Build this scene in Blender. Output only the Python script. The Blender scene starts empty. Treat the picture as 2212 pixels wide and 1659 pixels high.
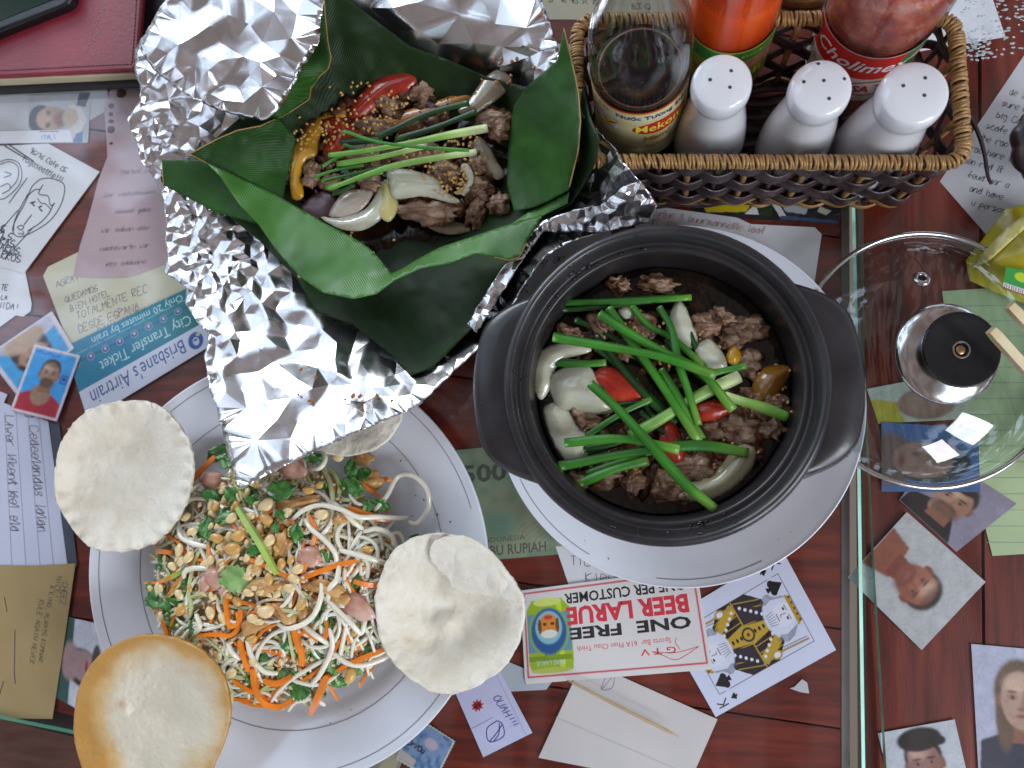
import bpy, math, random
import numpy as np
from mathutils import Vector, Matrix
from mathutils.geometry import delaunay_2d_cdt
S = bpy.context.scene
# ---------------------------------------------------------------- camera
F_PX, CXP, CYP, H = 1740.0, 1106.0, 829.5, 0.50      # focal length in px of a 2212 px wide picture
NAD = (1370.0, 1000.0)                                # the point straight below the lens
def rcam(px, py): return Vector(((px-CXP)/F_PX, -(py-CYP)/F_PX, -1.0))
ROT = rcam(*NAD).rotation_difference(Vector((0, 0, -1)))
cam_d = bpy.data.cameras.new("camera"); cam = bpy.data.objects.new("camera", cam_d)
S.collection.objects.link(cam); S.camera = cam
cam_d.sensor_width = 36; cam_d.lens = F_PX/2212*36; cam_d.clip_start = 0.01; cam_d.clip_end = 60
cam.location = (0, 0, H); cam.rotation_mode = 'QUATERNION'; cam.rotation_quaternion = ROT
cam_d.dof.use_dof = True; cam_d.dof.focus_distance = 0.455; cam_d.dof.aperture_fstop = 9.0
def U(px, py, z=0.0):
    d = ROT @ rcam(px, py); t = (H-z)/-d.z
    return Vector((d.x*t, d.y*t, z))
# ---------------------------------------------------------------- world: the shaded open room round the table
W = bpy.data.worlds.new("World"); S.world = W; W.use_nodes = True
nt = W.node_tree; nt.nodes.clear()
def N(t, **k):
    n = nt.nodes.new(t)
    for a, b in k.items():
        if a in ('operation', 'blend_type', 'data_type', 'noise_dimensions', 'wave_type', 'bands_direction', 'feature', 'interpolation_type'): setattr(n, a, b)
    return n
tc = N('ShaderNodeTexCoord')
def vdot(v):
    n = nt.nodes.new('ShaderNodeVectorMath'); n.operation = 'DOT_PRODUCT'; nt.links.new(tc.outputs['Generated'], n.inputs[0]); n.inputs[1].default_value = Vector(v).normalized(); return n.outputs['Value']
def rng(src, lo, hi):
    n = nt.nodes.new('ShaderNodeMapRange'); n.inputs[1].default_value = lo; n.inputs[2].default_value = hi; nt.links.new(src, n.inputs[0]); return n.outputs[0]
def mixc(f, a, b):
    n = N('ShaderNodeMix', data_type='RGBA')
    for i, x in ((0, f), (6, a), (7, b)):
        if isinstance(x, tuple): n.inputs[i].default_value = (*x, 1)
        elif isinstance(x, float): n.inputs[i].default_value = x
        else: nt.links.new(x, n.inputs[i])
    return n.outputs[2]
def noise_w(scale, lo, hi, detail=5, mp=None):
    n = N('ShaderNodeTexNoise'); n.inputs['Scale'].default_value = scale; n.inputs['Detail'].default_value = detail; v = tc.outputs['Generated']
    if mp:
        q = N('ShaderNodeMapping'); q.inputs['Scale'].default_value = mp; nt.links.new(v, q.inputs[0]); v = q.outputs[0]
    nt.links.new(v, n.inputs['Vector']); return rng(n.outputs[0], lo, hi)
def mathn(op, a, b):
    n = N('ShaderNodeMath', operation=op)
    for i, x in ((0, a), (1, b)):
        if isinstance(x, float): n.inputs[i].default_value = x
        else: nt.links.new(x, n.inputs[i])
    return n.outputs[0]
up = vdot((0, 0, 1))
ceil_c = mixc(noise_w(3.2, .46, .54, 2, (9, 1, 1)), (.10, .08, .075), (.46, .40, .39))          # unseen roof; light and dark stripes added to vary the foil's reflections
sky_c = mixc(noise_w(11, .47, .55, 8), (.10, .17, .07), (2.5, 3.0, 3.9))                     # trees against the sky
garden = rng(vdot((-.60, .72, .58)), .80, .83); street = rng(vdot((.75, -.70, .62)), .93, .95); low = mathn('MULTIPLY', rng(up, .02, .06), rng(up, .22, .17))
opn = mathn('MULTIPLY', mathn('MAXIMUM', mathn('MAXIMUM', garden, street), low), rng(up, .0, .05))
col_w = mixc(opn, ceil_c, sky_c); col_w = mixc(rng(up, .0, -.04), col_w, (.2, .17, .15))
bg = N('ShaderNodeBackground'); bg.inputs[1].default_value = .95; nt.links.new(col_w, bg.inputs[0])
wo = N('ShaderNodeOutputWorld'); nt.links.new(bg.outputs[0], wo.inputs[0])
# ---------------------------------------------------------------- the openings that light the table
def window_light(name, loc, sx, sy, power, col, target=(0, 0, 0)):
    d = bpy.data.lights.new(name, 'AREA'); d.shape = 'RECTANGLE'; d.size = sx; d.size_y = sy; d.energy = power; d.color = col
    o = bpy.data.objects.new(name, d); S.collection.objects.link(o); o.location = loc
    o.rotation_euler = (Vector(target)-Vector(loc)).to_track_quat('-Z', 'Y').to_euler()
window_light("garden_window_light", (-1.6, 2.2, .95), 1.3, .9, 40, (.90, .95, 1.0))
window_light("street_window_light", (1.7, -.9, 1.35), .5, .8, 21, (.90, .94, 1.0))
window_light("street_window_light", (1.35, -1.6, 1.35), .5, .8, 21, (.90, .94, 1.0))
S.view_settings.view_transform = 'Standard'; S.view_settings.look = 'None'; S.view_settings.exposure = -0.02; S.view_settings.gamma = 1
S.cycles.transparent_max_bounces = 24; S.cycles.max_bounces = 8; S.cycles.sample_clamp_indirect = 4
S.cycles.use_denoising = True
# ---------------------------------------------------------------- helpers
R = random.Random(7); NR = np.random.RandomState(5)
WL = {}
def lin(c):
    if isinstance(c, str): c = [int(c[i:i+2], 16)/255 for i in (0, 2, 4)]
    return tuple((x/12.92 if x <= .04045 else ((x+.055)/1.055)**2.4) for x in c)
def meta(o, label=None, cat=None, group=None, kind=None):
    if label: o['label'] = label
    if cat: o['category'] = cat
    if group: o['group'] = group
    if kind: o['kind'] = kind
    return o
def thing(name, loc, label, cat, group=None):
    o = bpy.data.objects.new(name, None); S.collection.objects.link(o); o.location = loc; o.empty_display_size = .01
    WL[o] = Vector(loc); return meta(o, label, cat, group)
def mk(name, V, Fc, m, parent=None, smooth=True, uv=None, col=None, solid=0, **t):
    V = np.asarray([tuple(v) for v in V], dtype=float) if not isinstance(V, np.ndarray) else V
    c = V.mean(0); me = bpy.data.meshes.new(name)
    me.from_pydata((V-c).tolist(), [], Fc if isinstance(Fc, list) else Fc.tolist())
    me.materials.append(m)
    if smooth: me.polygons.foreach_set('use_smooth', [True]*len(me.polygons))
    if uv is not None:
        ul = me.uv_layers.new(name='UVMap'); idx = np.zeros(len(me.loops), dtype=int); me.loops.foreach_get('vertex_index', idx)
        ul.data.foreach_set('uv', np.asarray(uv, dtype=float)[idx].ravel())
    if col is not None:
        ca = me.color_attributes.new('Col', 'FLOAT_COLOR', 'POINT'); a = np.ones((len(V), 4)); a[:, :3] = col; ca.data.foreach_set('color', a.ravel())
    me.update()
    o = bpy.data.objects.new(name, me); S.collection.objects.link(o)
    w = Vector(c)
    if parent is not None: o.parent = parent; o.location = w-WL[parent]
    else: o.location = w
    WL[o] = w
    if solid:
        s = o.modifiers.new('thickness', 'SOLIDIFY'); s.thickness = abs(solid); s.offset = -1 if solid > 0 else 1
    return meta(o, **t)
def dup(o, loc, rot=None, parent=None, scale=None, **t):
    c = o.copy(); S.collection.objects.link(c); c.location = loc
    if rot is not None: c.rotation_euler = rot
    if scale is not None: c.scale = scale
    if parent is not None: c.parent = parent
    return meta(c, **t)
_M = {}
def mat(name, col, rough=.5, metal=0, var=None, vs=60, bump=0, bs=200, sss=0, sssr=(.004, .002, .001), coat=0, spec=.5, attr=False, detail=4, stops=None, stretch=None, sheen=0, uvmap=False, rvar=0, trans=0, bd=.0006):
    if name in _M: return _M[name]
    m = bpy.data.materials.new(name); m.use_nodes = True; n = m.node_tree; b = n.nodes['Principled BSDF']; _M[name] = m
    c = lin(col); b.inputs['Base Color'].default_value = (*c, 1); b.inputs['Roughness'].default_value = rough; b.inputs['Metallic'].default_value = metal
    b.inputs['Specular IOR Level'].default_value = spec; b.inputs['Coat Weight'].default_value = coat; b.inputs['Coat Roughness'].default_value = .12
    if trans: b.inputs['Transmission Weight'].default_value = trans
    if sss:
        b.inputs['Subsurface Weight'].default_value = sss; b.inputs['Subsurface Radius'].default_value = (1, .6, .4); b.inputs['Subsurface Scale'].default_value = sssr[0]
    t = n.nodes.new('ShaderNodeTexCoord'); src = t.outputs['UV' if uvmap else 'Object']
    if stretch:
        mp = n.nodes.new('ShaderNodeMapping'); mp.inputs['Scale'].default_value = stretch; n.links.new(src, mp.inputs[0]); src = mp.outputs[0]
    if attr:
        a = n.nodes.new('ShaderNodeVertexColor'); a.layer_name = 'Col'; base = a.outputs[0]; n.links.new(base, b.inputs['Base Color'])
    else: base = None
    if var or stops:
        x = n.nodes.new('ShaderNodeTexNoise'); x.inputs['Scale'].default_value = vs; x.inputs['Detail'].default_value = detail; n.links.new(src, x.inputs['Vector'])
        r = n.nodes.new('ShaderNodeValToRGB'); n.links.new(x.outputs[0], r.inputs[0]); e = r.color_ramp.elements
        if stops:
            e[0].position = stops[0][0]; e[0].color = (*lin(stops[0][1]), 1); e[1].position = stops[-1][0]; e[1].color = (*lin(stops[-1][1]), 1)
            for p, cc in stops[1:-1]: q = e.new(p); q.color = (*lin(cc), 1)
            n.links.new(r.outputs[0], b.inputs['Base Color'])
        else:
            e[0].position = .35; e[1].position = .65; e[0].color = (1-var,)*3+(1,); e[1].color = (1+var,)*3+(1,)
            q = n.nodes.new('ShaderNodeMix'); q.data_type = 'RGBA'; q.blend_type = 'MULTIPLY'; q.inputs[0].default_value = 1
            if base: n.links.new(base, q.inputs[6])
            else: q.inputs[6].default_value = (*c, 1)
            n.links.new(r.outputs[0], q.inputs[7]); n.links.new(q.outputs[2], b.inputs['Base Color'])
        if rvar:
            y = n.nodes.new('ShaderNodeMapRange'); y.inputs[3].default_value = rough-rvar; y.inputs[4].default_value = rough+rvar; y.inputs[1].default_value = .3; y.inputs[2].default_value = .7
            n.links.new(x.outputs[0], y.inputs[0]); n.links.new(y.outputs[0], b.inputs['Roughness'])
    if bump:
        x = n.nodes.new('ShaderNodeTexNoise'); x.inputs['Scale'].default_value = bs; x.inputs['Detail'].default_value = 4; n.links.new(src, x.inputs['Vector'])
        u = n.nodes.new('ShaderNodeBump'); u.inputs['Strength'].default_value = bump; u.inputs['Distance'].default_value = bd
        n.links.new(x.outputs[0], u.inputs['Height']); n.links.new(u.outputs[0], b.inputs['Normal'])
    return m
def clear_glass(name, tint, rough=.02, ior=1.5):
    m = bpy.data.materials.new(name); m.use_nodes = True; n = m.node_tree; n.nodes.clear()
    o = n.nodes.new('ShaderNodeOutputMaterial'); mx = n.nodes.new('ShaderNodeMixShader'); t = n.nodes.new('ShaderNodeBsdfTransparent'); g = n.nodes.new('ShaderNodeBsdfGlossy')
    f = n.nodes.new('ShaderNodeFresnel'); f.inputs[0].default_value = ior; t.inputs[0].default_value = (*tint, 1); g.inputs['Roughness'].default_value = rough
    ge_ = n.nodes.new('ShaderNodeNewGeometry'); ms = n.nodes.new('ShaderNodeMapRange'); ms.inputs[3].default_value = ior; ms.inputs[4].default_value = 1/ior
    n.links.new(ge_.outputs['Backfacing'], ms.inputs[0]); n.links.new(ms.outputs[0], f.inputs[0]); n.links.new(f.outputs[0], mx.inputs[0]); n.links.new(t.outputs[0], mx.inputs[1]); n.links.new(g.outputs[0], mx.inputs[2]); n.links.new(mx.outputs[0], o.inputs[0])
    return m
def noise3(P, freq, seed=0):                      # cheap smooth value noise for shaping meshes
    P = np.asarray(P)*freq+seed*17.13; i = np.floor(P).astype(np.int64); f = P-i; f = f*f*(3-2*f); out = 0
    for dx in (0, 1):
        for dy in (0, 1):
            for dz in (0, 1):
                h = ((i[:, 0]+dx)*73856093 ^ (i[:, 1]+dy)*19349663 ^ (i[:, 2]+dz)*83492791) & 0xffff
                h = ((h*1103515245+12345) >> 4 & 0xffff)/65535.0*2-1
                out = out+h*(f[:, 0] if dx else 1-f[:, 0])*(f[:, 1] if dy else 1-f[:, 1])*(f[:, 2] if dz else 1-f[:, 2])
    return out
def cr(pts, n=8, closed=False):                   # Catmull-Rom through points
    P = [np.array(p, dtype=float) for p in pts]
    if len(P) < 2: return np.array(P)
    if closed: P = [P[-1]]+P+[P[0], P[1]]
    else: P = [2*P[0]-P[1]]+P+[2*P[-1]-P[-2]]
    o = []
    for i in range(1, len(P)-2):
        for k in range(n):
            t = k/n; a, b, c, d = P[i-1:i+3]
            o.append(.5*((2*b)+(c-a)*t+(2*a-5*b+4*c-d)*t*t+(-a+3*b-3*c+d)*t**3))
    if not closed: o.append(P[-2])
    return np.array(o)
def tube_geo(path, rad, sides=8, flat=1.0, closed=False, caps=True, up=(0, 0, 1)):
    path = np.asarray(path, dtype=float); n = len(path); rad = np.broadcast_to(rad, (n,)) if np.ndim(rad) < 2 else rad
    T = np.roll(path, -1, 0)-np.roll(path, 1, 0)
    if not closed: T[0] = path[1]-path[0]; T[-1] = path[-1]-path[-2]
    T /= np.linalg.norm(T, axis=1)[:, None]+1e-12; up = np.array(up, dtype=float)
    sd = np.cross(T, up); bad = np.linalg.norm(sd, axis=1) < .05; sd[bad] = np.cross(T[bad], (1, .1, 0)); sd /= np.linalg.norm(sd, axis=1)[:, None]
    u2 = np.cross(sd, T); V = []; Fc = []
    for i in range(n):
        for k in range(sides):
            a = 2*math.pi*(k+.5)/sides; V.append(path[i]+rad[i]*(math.cos(a)*sd[i]+flat*math.sin(a)*u2[i]))
    for i in range(n if closed else n-1):
        j = (i+1) % n
        for k in range(sides):
            l = (k+1) % sides; Fc.append((i*sides+k, i*sides+l, j*sides+l, j*sides+k))
    if caps and not closed: Fc.append(tuple(range(sides))[::-1]); Fc.append(tuple((n-1)*sides+k for k in range(sides)))
    return V, Fc
def join(geos):
    V = []; Fc = []
    for v, f in geos:
        o = len(V); V.extend(v); Fc.extend([tuple(i+o for i in q) for q in f])
    return V, Fc
def lathe_geo(prof, segs=64, c=(0, 0, 0), a0=0, a1=2*math.pi, wob=0):
    full = abs(a1-a0-2*math.pi) < 1e-6; n = segs if full else segs+1; V = []; Fc = []; c = Vector(c)
    for r, z in prof:
        for k in range(n):
            a = a0+(a1-a0)*k/segs; V.append((c.x+r*math.cos(a), c.y+r*math.sin(a), c.z+z))
    for i in range(len(prof)-1):
        for k in range(segs if full else segs):
            l = (k+1) % n; Fc.append((i*n+k, i*n+l, (i+1)*n+l, (i+1)*n+k))
    return V, Fc
def smooth_prof(p, n=6): return [tuple(x) for x in cr(p, n)]
def inpoly(X, Y, poly):
    inside = np.zeros(X.shape, bool); n = len(poly)
    for i in range(n):
        x0, y0 = poly[i][:2]; x1, y1 = poly[(i+1) % n][:2]
        if y0 == y1: continue
        c = ((y0 > Y) != (y1 > Y)) & (X < (x1-x0)*(Y-y0)/(y1-y0)+x0); inside ^= c
    return inside
def rbf(pts, vals, q, eps=None):
    P = np.asarray(pts, float); v = np.asarray(vals, float); m = v.mean()
    D = np.sqrt(((P[:, None]-P[None])**2).sum(-1)+400.); A = D+np.eye(len(P))*.5
    w = np.linalg.solve(A, v-m); return m+np.sqrt(((q[:, None]-P[None])**2).sum(-1)+400.)@w
def surf_geo(poly, inner=(), step=9, zf=None, jit=.25, seed=1, rag=0):
    """Surface over an outline (px, py, height); inner = more (px, py, height); zf(px, py array) adds relief."""
    rs = np.random.RandomState(seed); P3 = [p if len(p) > 2 else (*p, None) for p in poly]
    B = []
    for i, a in enumerate(P3):
        b = P3[(i+1) % len(P3)]; n = max(1, int(math.hypot(b[0]-a[0], b[1]-a[1])/step))
        for k in range(n):
            t = k/n; B.append((a[0]+(b[0]-a[0])*t, a[1]+(b[1]-a[1])*t))
    B = np.array(B)
    if rag: B += rs.uniform(-rag, rag, B.shape)
    ctrl = [p for p in P3 if p[2] is not None]+list(inner)
    x0, y0 = B.min(0); x1, y1 = B.max(0)
    gx, gy = np.meshgrid(np.arange(x0+step/2, x1, step), np.arange(y0+step/2, y1, step*.87)); gx[1::2] += step/2
    gx = gx.ravel()+rs.uniform(-jit, jit, gx.size)*step; gy = gy.ravel()+rs.uniform(-jit, jit, gy.size)*step
    ok = inpoly(gx, gy, B); G = np.stack([gx[ok], gy[ok]], 1)
    dmin = np.full(len(G), 1e9)
    for k in range(0, len(B), 1): dmin = np.minimum(dmin, (G[:, 0]-B[k, 0])**2+(G[:, 1]-B[k, 1])**2)
    G = G[dmin > (step*.45)**2]; Q = np.vstack([B, G])
    r = delaunay_2d_cdt([Vector(q) for q in Q], [], [list(range(len(B)))], 1, 1e-4)
    Qo = np.array([(v.x, v.y) for v in r[0]]); tri = [tuple(f)[::-1] for f in r[2]]
    z = rbf([c[:2] for c in ctrl], [c[2] for c in ctrl], Qo) if len(ctrl) > 2 else np.full(len(Qo), ctrl[0][2])
    if zf is not None: z = z+zf(Qo[:, 0], Qo[:, 1])
    V = np.array([U(x, y, h) for (x, y), h in zip(Qo, z)]); return V, tri, Qo
def blob_geo(c, rx, ry, rz, rot=0, amp=.25, seed=0, n=2, freq=1.6):
    key = (n,); 
    if key not in _ico:
        import bmesh
        bm = bmesh.new(); bmesh.ops.create_icosphere(bm, subdivisions=n+1, radius=1); _ico[key] = (np.array([v.co[:] for v in bm.verts]), [tuple(v.index for v in f.verts) for f in bm.faces]); bm.free()
    D, Fc = _ico[key]; k = 1+amp*noise3(D, freq, seed)+amp*.5*noise3(D, freq*2.3, seed+3)+amp*.3*noise3(D, freq*5, seed+5)
    P = D*k[:, None]*(rx, ry, rz); ca, sa = math.cos(rot), math.sin(rot)
    P = np.stack([P[:, 0]*ca-P[:, 1]*sa, P[:, 0]*sa+P[:, 1]*ca, P[:, 2]], 1)+np.array(c); return P, Fc
_ico = {}
# ---- flat print on papers: a frame maps own (u right, v down, 0..1) to the world
class Frame:
    def __init__(s, tl, tr, br, bl, z): s.q = [np.array(U(*p, z)) for p in (tl, tr, br, bl)]; s.z = z
    def __call__(s, u, v, dz=0):
        a, b, c, d = s.q; u = np.asarray(u, float)[..., None]; v = np.asarray(v, float)[..., None]
        p = a*(1-u)*(1-v)+b*u*(1-v)+c*u*v+d*(1-u)*v; p = p.copy(); p[..., 2] += dz; return p
    def size(s): a, b, c, d = s.q; return np.linalg.norm(b-a), np.linalg.norm(d-a)
def text_geo(body, bold=0, res=2, shear=0):
    cu = bpy.data.curves.new('t', 'FONT'); cu.body = body; cu.resolution_u = res; cu.offset = bold; cu.shear = shear
    o = bpy.data.objects.new('t', cu); S.collection.objects.link(o); dg = bpy.context.evaluated_depsgraph_get(); dg.update()
    me = bpy.data.meshes.new_from_object(o.evaluated_get(dg)); V = np.array([v.co[:] for v in me.vertices]); Fc = [tuple(p.vertices) for p in me.polygons]
    bpy.data.objects.remove(o); bpy.data.curves.remove(cu); bpy.data.meshes.remove(me); return V, Fc
def text_on(fr, body, u0, v0, u1, v1, m, parent, bold=0, dz=.00012, name='printed_text', shear=0):
    V, Fc = text_geo(body, bold, shear=shear); x0, y0 = V[:, 0].min(), V[:, 1].min(); w, h = V[:, 0].max()-x0, V[:, 1].max()-y0
    u = u0+(V[:, 0]-x0)/w*(u1-u0); v = v1-(V[:, 1]-y0)/h*(v1-v0); return mk(name, fr(u, v, dz), Fc, m, parent, smooth=False)
STK = {'A': '02262842 1434', 'B': '020818272615 15344312 02', 'C': '472818051213243', 'I': '2228', 'T': '0848 2822'}
L = {  # single-stroke letters, points are xy digits; baseline y=2, capitals reach 8, small letters 6
'A': ['022842', '1535'], 'B': ['02082837363505', '0535444332', '3202'], 'C': ['4738180603122242'], 'D': ['02082846442202'], 'E': ['48080242', '0535'], 'F': ['480802', '0535'],
'G': ['47280603224345 25'.replace(' ', '')], 'H': ['0802', '4842', '0545'], 'I': ['2822'], 'J': ['48431203'], 'K': ['0802', '480542'], 'L': ['080242'], 'M': ['0208254842'], 'N': ['02084248'],
'O': ['280603224346 28'.replace(' ', '')], 'P': ['0208384705'], 'Q': ['28060322434628', '2441'], 'R': ['020838470542'], 'S': ['47280605444322 03'.replace(' ', '')], 'T': ['0848', '2822'], 'U': ['080322434 8'.replace(' ', '')],
'V': ['082248'], 'W': ['0812253248'], 'X': ['0842', '4802'], 'Y': ['0825', '4825', '2522'], 'Z': ['08480242'],
'a': ['3616041232', '3632'], 'b': ['0802', '0526344 312'.replace(' ', '')], 'c': ['3616041232'], 'd': ['3616041232', '3832'], 'e': ['04343616041232'], 'f': ['38182 2'.replace(' ', ''), '0535'], 'g': ['3616041232', '363010'], 'h': ['0802', '05263432'],
'i': ['1612', '1717'], 'j': ['262010'], 'k': ['0802', '360432'], 'l': ['1812'], 'm': ['0602', '05162422', '25364442'], 'n': ['0602', '05263532'], 'o': ['1604123 3351 6'.replace(' ', '')], 'p': ['0600', '0526340 3'.replace(' ', '')], 'q': ['3616041232', '3630'],
'r': ['0602', '052636'], 's': ['36160524331202'], 't': ['181222', '0636'], 'u': ['06031232', '3632'], 'v': ['061236'], 'w': ['0612243246'], 'x': ['0632', '3602'], 'y': ['060324', '363010'], 'z': ['06360232'],
'0': ['28060322434628'], '1': ['162822'], '2': ['0728470242'], '3': ['0848254302'], '4': ['38044 4'.replace(' ', ''), '3832'], '5': ['4808054402'], '6': ['48050322430 5'.replace(' ', '')], '8': ['2806254422032528'], '9': ['4526084847 32'.replace(' ', '')],
'!': ['2824', '2222'], '.': ['2222'], ',': ['2211'], ':': ['2525', '2222'], '(': ['38160432'], ')': ['18363412'], "'": ['2827'], '-': ['1535'], '/': ['0248'], '?': ['07283624 23'.replace(' ', ''), '2222'], '#': ['1217', '3237', '0646', '0444']}
def ribbon(pts, w, V, Fc, fr, aspect):
    pts = np.asarray(pts, float); 
    if len(pts) == 2 and np.allclose(pts[0], pts[1]): pts[1] += (.0, w)
    d = np.gradient(pts, axis=0)*(1, 1/aspect); d /= np.linalg.norm(d, axis=1)[:, None]+1e-9; n = np.stack([-d[:, 1], d[:, 0]*aspect], 1)*w/2
    o = len(V)
    for p, q in zip(pts, n): V.append(tuple(p+q)); V.append(tuple(p-q))
    for i in range(len(pts)-1): Fc.append((o+2*i, o+2*i+1, o+2*i+3, o+2*i+2))
def writing(fr, rows, m, parent, w=.006, name='handwriting', cursive=False, seed=3, dz=.00012, jit=.25):
    """rows = (text, u, v baseline, letter height as part of the frame's width, slope[, pitch])"""
    rs = np.random.RandomState(seed); sx, sy = fr.size(); asp = sx/sy; V = []; Fc = []
    for row in rows:
        s, u, v, h, sl = row[:5]; pitch = row[5] if len(row) > 5 else 1.0; x = 0; last = None; sc = h/6
        for ch in s:
            if ch == ' ': x += 3.6*pitch; last = None; continue
            for st in L.get(ch, ['2323']):
                P = [(x+int(st[i])*.85+rs.uniform(-jit, jit), int(st[i+1])-2+rs.uniform(-jit, jit)) for i in range(0, len(st)-1, 2)]
                P = [(a+.18*b, b) for a, b in P]
                if cursive and last is not None: P = [last]+P
                if len(P) > 2: Q = cr(P, 3)
                else: Q = np.array(P)
                q = np.stack([u+Q[:, 0]*sc*math.cos(sl)+Q[:, 1]*sc*math.sin(sl), v-(Q[:, 1]*sc*math.cos(sl)-Q[:, 0]*sc*math.sin(sl))*asp], 1)
                ribbon(q, w, V, Fc, fr, asp); last = P[-1] if cursive else None
            x += (4.6 if ch in 'MmWw' or ch.isupper() else 3.9 if ch not in 'iltj.,!' else 2.6)*pitch
    V = np.array(V); return mk(name, fr(V[:, 0], V[:, 1], dz), Fc, m, parent, smooth=False)
def strokes(fr, lines, m, parent, w=.006, name='pen_drawing', dz=.00012, smooth_n=5):
    sx, sy = fr.size(); V = []; Fc = []
    for l in lines: ribbon(cr(l, smooth_n) if len(l) > 2 else np.array(l, float), w, V, Fc, fr, sx/sy)
    V = np.array(V); return mk(name, fr(V[:, 0], V[:, 1], dz), Fc, m, parent, smooth=False)
def paper(name, poly, z, m, label, cat, th=.00015, parent=None, group=None):
    """a sheet with the given px outline, thin but solid"""
    P = [U(x, y, z) for x, y in poly]; n = len(P); Q = [p-Vector((0, 0, th)) for p in P]
    Fc = [tuple(range(n))[::-1], tuple(range(n, 2*n))]+[(i, (i+1) % n, n+(i+1) % n, n+i) for i in range(n)]
    root = thing(name, (P[0]+P[n//2])/2-Vector((0, 0, th)), label, cat, group); mk('sheet', P+Q, Fc, m, root, smooth=False); return root
class Print:
    def __init__(s, w, h, col, res=.35):
        s.w, s.h = w, h; s.nx, s.ny = int(w/res)+2, int(h/res)+2; s.X, s.Y = np.meshgrid(np.linspace(0, w, s.nx), np.linspace(0, h, s.ny)); s.C = np.ones((s.ny, s.nx, 3))*np.array(lin(col))
    def put(s, a, col): a = np.clip(a, 0, 1)[..., None]; s.C = s.C*(1-a)+np.array(lin(col))*a
    def ell(s, cx, cy, rx, ry, col, rot=0, soft=.12, alpha=1):
        c, q = math.cos(rot), math.sin(rot); x = (s.X-cx)*c+(s.Y-cy)*q; y = -(s.X-cx)*q+(s.Y-cy)*c; d = np.sqrt((x/rx)**2+(y/ry)**2); s.put(alpha*np.clip((1+soft/2-d)/soft, 0, 1), col); return s
    def poly(s, pts, col, alpha=1): s.put(alpha*inpoly(s.X, s.Y, pts).astype(float), col); return s
    def line(s, pts, w, col, alpha=1):
        D = np.full(s.X.shape, 1e9)
        for (x0, y0), (x1, y1) in zip(pts[:-1], pts[1:]):
            dx, dy = x1-x0, y1-y0; t = np.clip(((s.X-x0)*dx+(s.Y-y0)*dy)/(dx*dx+dy*dy+1e-9), 0, 1); D = np.minimum(D, np.hypot(s.X-x0-t*dx, s.Y-y0-t*dy))
        s.put(alpha*np.clip((w/2-D)/.3+.5, 0, 1), col); return s
    def build(s, fr, m, parent, name='printed_picture', dz=.0001, clip=None, mapf=None):
        if getattr(s, 'soft', 0):      # a photographic print: slightly soft, with uneven tone
            for _ in range(s.soft): c = np.pad(s.C, ((1, 1), (1, 1), (0, 0)), 'edge'); s.C = (c[:-2, 1:-1]+c[2:, 1:-1]+c[1:-1, :-2]+c[1:-1, 2:]+2*c[1:-1, 1:-1])/6
            g = np.stack([s.X.ravel(), s.Y.ravel(), 0*s.X.ravel()], 1); s.C = s.C*(1+.13*noise3(g, .25, 3)+.10*noise3(g, .9, 5)+.07*noise3(g, 2.3, 6)).reshape(s.X.shape)[..., None]
        u = (s.X/s.w).ravel(); v = (s.Y/s.h).ravel(); V = mapf(u, v) if mapf else fr(u, v, dz); i = np.arange(s.nx*s.ny).reshape(s.ny, s.nx)
        Fc = np.stack([i[:-1, :-1], i[1:, :-1], i[1:, 1:], i[:-1, 1:]], -1).reshape(-1, 4)
        if clip is not None:
            k = clip(u, v)[Fc].all(1); Fc = Fc[k]
        return mk(name, V, Fc, m, parent, smooth=False, col=s.C.reshape(-1, 3))
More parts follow.
